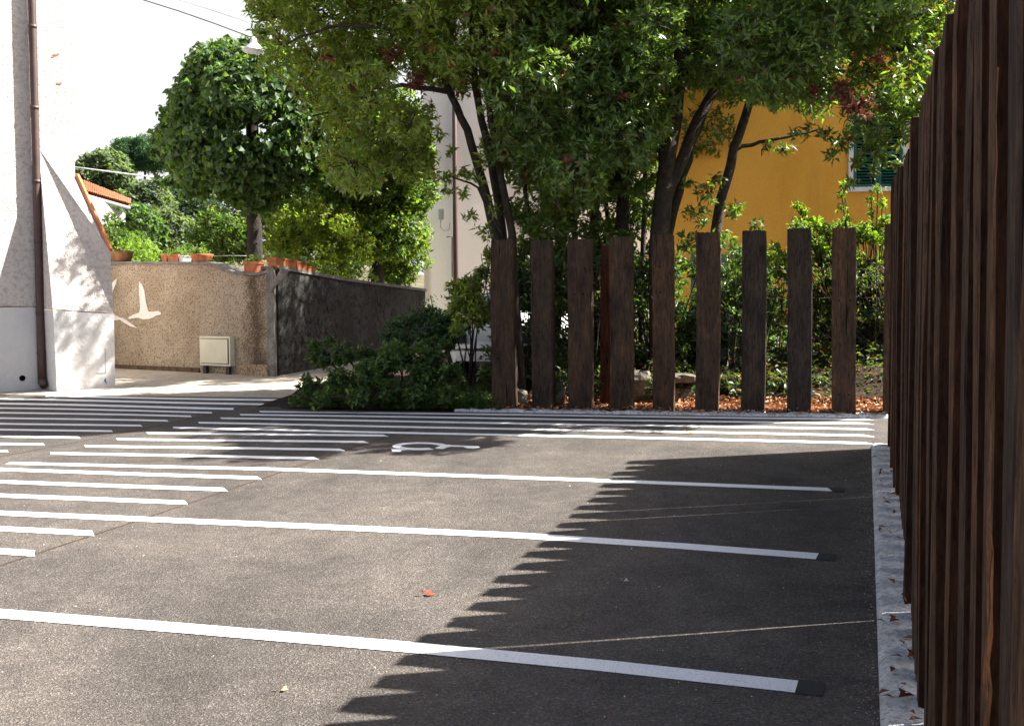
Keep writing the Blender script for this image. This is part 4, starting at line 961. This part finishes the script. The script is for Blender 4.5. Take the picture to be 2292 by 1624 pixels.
g = scatter('ground_cover', 7000, lambda n: 12.4+rng.random(n)**.7*2.4, lambda n: rng.uniform(-4.1, 1.2, n), lambda u, v: bedh(u, v)+random.random()**2*.16*(1+math.sin(v*5+u*3)), .07, .03, [(3, (.045, .075, .03)), (2, (.11, .06, .03)), (1, (.07, .10, .04))], 'leafs')
g = scatter('leaf_litter', 900, lambda n: rng.uniform(11.7, 11.95, n), lambda n: rng.uniform(-4.1, .8, n), lambda u, v: .03, .06, .028, LIT, 'litter')
# kerb debris
g = scatter('leaf_litter', 46, lambda n: rng.uniform(1.0, 9.6, n), lambda n: rng.uniform(.09, .20, n), lambda u, v: .035, .05, .022, [(3, (.16, .06, .035)), (2, (.26, .11, .05))], 'litter')
g = scatter('grit', 900, lambda n: rng.uniform(2, 9.6, n), lambda n: .07-np.abs(rng.normal(size=n))*.05, lambda u, v: 0, .010, .004, [(1, (.5, .48, .42)), (1, (.3, .25, .2))], 'litter')
g = scatter('grit', 500, lambda n: rng.uniform(2.5, 9.6, n), lambda n: rng.uniform(-6, 0, n), lambda u, v: 0, .011, .005, [(1, (.6, .58, .5)), (1, (.4, .3, .18))], 'litter')

# single fallen leaves on the asphalt
for (x, y, L_, col, lb) in ((960, 1334, .055, (.45, .06, .02), 'single bright red curled leaf lying on the sunlit asphalt'), (1545, 971, .07, (.55, .30, .10), 'pale yellow leaf between two hatch stripes far out'),
                            (640, 1548, .03, (.5, .38, .2), 'straw-coloured leaf on the asphalt near the bottom left'), (1405, 1303, .03, (.5, .5, .45), 'tiny pale leaf scrap in the fence shadow')):
    p = G(x, y); b = np.array([[p[0]-.02, p[1], p[2]+.008]]*3)
    b[1] += (.012, .004, .004); b[2] += (-.008, .01, .003)
    dd_ = np.array([[1, .3, .12], [.3, 1, .35], [-.5, .2, .55]]); nn_ = np.array([[0, -.4, 1], [.3, 0, 1], [0, .6, 1.]])
    o = leafcloud('fallen_leaf', b, dd_, nn_, np.array([L_, L_*.8, L_*.6]), np.array([L_, L_*.8, L_*.7])*.6, np.array([col]*3), M['litter']); del o['kind']; tag(o, lb, 'leaf')
for (x, y, lb) in ((1990, 1415, 'curled brown leaf on the white kerb, middle of the near stretch'), (2030, 1497, 'brown leaf on the white kerb against the fence foot'), (2010, 1590, 'brown leaf on the white kerb at the bottom edge')):
    u_, v_ = UV(x, y); p = np.array(W3(u_, v_, .05)); b = np.array([p, p+np.array([.02, .01, .004]), p-np.array([.015, 0, 0])])
    o = leafcloud('fallen_leaf', b, np.array([[1, .5, .1], [.2, 1, .3], [-1, .4, .2]]), np.array([[0, -.3, 1], [.3, 0, 1], [0, .3, 1.]]), np.array([.07, .06, .05]), np.array([.035, .03, .03]), np.array([(.16, .055, .03)]*3), M['litter']); del o['kind']; tag(o, lb, 'leaf')

# stones of the low planting bed edge
def rock(c, sx, sy, sz, name, label, mat='stone', seed=0):
    R_ = random.Random(seed); vs = []; fs = []; n, m_ = 12, 7
    for i in range(m_+1):
        ph_ = math.pi*i/m_
        for j in range(n):
            th = 2*math.pi*j/n; f = 1+R_.uniform(-.10, .10); sg = lambda v: math.copysign(abs(v)**.6, v)
            vs.append((c[0]+sx*sg(math.sin(ph_))*sg(math.cos(th))*f, c[1]+sy*sg(math.sin(ph_))*sg(math.sin(th))*f, c[2]+sz*sg(math.cos(ph_))*f))
    for i in range(m_):
        for j in range(n): fs.append((i*n+j, i*n+(j+1) % n, (i+1)*n+(j+1) % n, (i+1)*n+j))
    o = mesh(name, [(a-c[0], b-c[1], d-c[2]) for a, b, d in vs], fs, M[mat]); o.location = tuple(map(float, c)); return tag(o, label, 'stone')
rock(P(1432, 862, 12.6), .17, .12, .17, 'rough_stone', 'large rounded grey stone between the fourth and fifth posts', seed=1)
rock(P(1528, 846, 12.55), .17, .14, .055, 'flat_stone', 'flat sunlit cream stone between the fifth and sixth posts', seed=2)
rock(P(1525, 886, 12.6), .2, .12, .12, 'rough_stone', 'dark stone under the flat cream stone', seed=3)
rock(P(1240, 880, 12.6), .14, .12, .14, 'rough_stone', 'shaded stone between the second and third posts', seed=4)
rock(P(1162, 890, 12.7), .11, .1, .10, 'rough_stone', 'yellowish block between the first and second posts', seed=5)
rock(P(1640, 872, 12.7), .12, .1, .1, 'rough_stone', 'greyish stone between the sixth and seventh posts', seed=6)
rock(P(1735, 876, 12.8), .14, .1, .07, 'rough_stone', 'low stone between the seventh and eighth posts', seed=7)
p = P(1612, 848, 12.7); t = MB(); t.box(p, (.12, .02, 0), (0, .1, 0), (0, 0, .05)); tag(t.build('broken_brick', M['terracotta'], world=False), 'broken terracotta brick on the bed edge right of the sixth post', 'brick')
p = P(1606, 806, 13.1); t = MB(); t.box(p, (.32, .02, -.11), (0, .12, 0), (.05, 0, .14)); tag(t.build('dark_plank', M['iron'], world=False), 'black plank end jutting out beside the sixth post', 'plank')
# grey boards behind
bf = thing('board_fence', 'weathered grey board screen glimpsed between the sixth and seventh posts', 'fence', P(1600, 860, 15.5))
p = P(1545, 870, 15.8); zb = gz(p[0], p[1]); ztop = P(1600, 562, 15.8)[2]
mb = MB(); mb.box((0, 0, 0), (.13, 0, 0), (0, .02, 0), (0, 0, ztop-zb)); b0_ = mb.build('board', M['board'], bf, world=False)
for k in range(8):
    o = b0_ if k == 0 else link(bpy.data.objects.new('board', b0_.data), bf)
    o.location = tuple(np.array([p[0]+k*.14, p[1]+(k % 2)*.012, zb+(-.03, .02, 0, -.05, .03, 0, -.02, .01)[k]])-np.array(bf.location))
mb = MB(); mb.box((p[0], p[1]+.04, zb+.5), (1.15, 0, 0), (0, .04, 0), (0, 0, .08)); mb.box((p[0], p[1]+.04, zb+1.4), (1.15, 0, 0), (0, .04, 0), (0, 0, .08)); mb.build('rail', M['board'], bf)
# thin fence wire behind the row
for y_, lb in ((604, 'upper thin dark wire strung behind the right-hand posts'), (668, 'lower thin dark wire strung behind the right-hand posts')):
    mb = MB(); mb.tube([P(1716, y_, 12.9), P(1900, y_-2, 12.9), P(2050, y_-2, 12.9)], .0016, 4); tag(mb.build('fence_wire', M['wire'], world=False), lb, 'wire')

# ---------------------------------------------------------------- white car half hidden by the bush
car = thing('parked_car', 'white car half hidden behind the bush left of the sleeper posts', 'car', W3(15.2, -3.9))
def C3(x, y, z):                                 # car space: x forward (towards the viewer's left), y left, z up
    a = math.radians(252); p = np.array(XY(14.15, -4.85)); cx2, cy2 = math.cos(a), math.sin(a)
    X = p[0]+cx2*x-cy2*y; Y = p[1]+cy2*x+cx2*y; return np.array([X, Y, gz(p[0], p[1])+.1+z])
sec = [(0.0, .25, .55, .60), (.12, .22, .68, .72), (.5, .2, .80, .80), (1.0, .2, .90, .83), (1.25, .2, .95, .84), (2.0, .2, .97, .84), (3.2, .2, .99, .84), (3.8, .25, .95, .80), (3.95, .3, .8, .74)]
vs = []; fs = []
for x, zb_, zt, hw in sec:
    for (y, z) in ((-hw*.92, zb_), (-hw, zb_+.18), (-hw, zt-.16), (-hw*.93, zt-.05), (-hw*.7, zt), (0, zt+.02), (hw*.7, zt), (hw*.93, zt-.05), (hw, zt-.16), (hw, zb_+.18), (hw*.92, zb_)):
        vs.append(C3(-x, y, z))
for i in range(len(sec)-1):
    for j in range(10): fs.append((i*11+j, i*11+j+1, (i+1)*11+j+1, (i+1)*11+j))
fs += [tuple(range(11)), tuple((len(sec)-1)*11+j for j in range(11))[::-1]]
mb = MB(); mb.add(vs, fs); mb.build('body', M['carpaint'], car, True)
mb = MB(); gl = [(1.1, .93, .70, .95), (1.75, 1.38, .58, .6), (2.9, 1.42, .58, .6), (3.7, .95, .68, .7)]
vs = []
for x, z, hw, _ in gl: vs += [C3(-x, -hw, z), C3(-x, hw, z)]
vs += [C3(-1.1, -.7, .9), C3(-1.1, .7, .9), C3(-3.7, -.7, .9), C3(-3.7, .7, .9)]
mb.add(vs, [(0, 1, 3, 2), (2, 3, 5, 4), (4, 5, 7, 6), (0, 2, 4, 6, 10, 8), (1, 9, 11, 7, 5, 3)]); mb.build('cabin_glass', M['glass'], car)
mb = MB(); mb.add([C3(-1.72, -.57, 1.39), C3(-1.72, .57, 1.39), C3(-2.92, .57, 1.43), C3(-2.92, -.57, 1.43), C3(-1.72, -.57, 1.42), C3(-1.72, .57, 1.42), C3(-2.92, .57, 1.46), C3(-2.92, -.57, 1.46)], [(0, 1, 2, 3), (4, 5, 6, 7), (0, 1, 5, 4), (1, 2, 6, 5), (2, 3, 7, 6), (3, 0, 4, 7)]); mb.build('roof', M['carpaint'], car)
for x in (.72, 3.2):
    for sgn in (-1, 1):
        mb = MB(); mb.tube([C3(-x, sgn*.66, .30), C3(-x, sgn*.86, .30)], .31, 20); wo = mb.build('wheel', M['rubber'], car, True)
        mb = MB(); mb.tube([C3(-x, sgn*.855, .30), C3(-x, sgn*.868, .30)], .19, 14); r_ = mb.build('rim', M['galv'], wo, True); r_.location = (0, 0, 0)
for sgn in (-1, 1):
    mb = MB(); mb.box(C3(.005, sgn*.55-.14, .5), C3(.02, 0, 0)-C3(0, 0, 0), C3(0, .28, 0)-C3(0, 0, 0), UPV*.12); mb.build('headlight', M['glass'], car, bevel=.005)

# ---------------------------------------------------------------- wires and hanging lamp
def cable(pts, r, mat, name, label):
    mb = MB(); mb.tube([P(*p) for p in pts], r, 5); o = mb.build(name, M[mat], world=False, smooth=True); return tag(o, label, 'cable')
cable([(200, -40, 17), (320, 0, 17), (400, 25, 17), (480, 53, 17), (560, 83, 17), (640, 107, 17), (760, 140, 17), (1000, 190, 18)], .0085, 'wire', 'overhead_cable', 'dark overhead cable sagging from the top left into the laurel crown')
cable([(300, -30, 17.3), (400, 0, 17.3), (470, 22, 17.3), (540, 45, 17.3), (580, 60, 17.3), (700, 100, 17.3)], .0045, 'galv', 'overhead_cable', 'thin pale overhead cable just above the dark one')
cable([(120, 368, 36), (250, 385, 36), (340, 396, 36), (460, 408, 36)], .024, 'wirew', 'overhead_cable', 'pale cable crossing in front of the far trees above the tiled roof')
cable([(385, 578, 21.2), (450, 574, 21.2), (520, 572, 21.2), (560, 573, 21.2)], .006, 'galv', 'wire_rail', 'thin wire rail behind the pots on the garden wall')
c = P(568, 114, 16.9); lamp = thing('hanging_street_lamp', 'pale hanging street lamp with conical shade slung from the overhead cable', 'street lamp', c)
mb = MB(); mb.lathe(c, [(.17, 0), (.165, .02), (.12, .06), (.06, .12), (.05, .17), (.03, .21), (0, .215)], 20); mb.build('shade', M['lampglass'], lamp, True)
mb = MB(); mb.lathe(c, [(.17, -.001), (.15, -.02), (.08, -.035), (0, -.04)], 20); mb.build('diffuser', M['white'], lamp, True)
mb = MB(); mb.tube([c+UPV*.2, P(568, 86, 16.95)], .012, 6); mb.build('hanger', M['iron'], lamp)
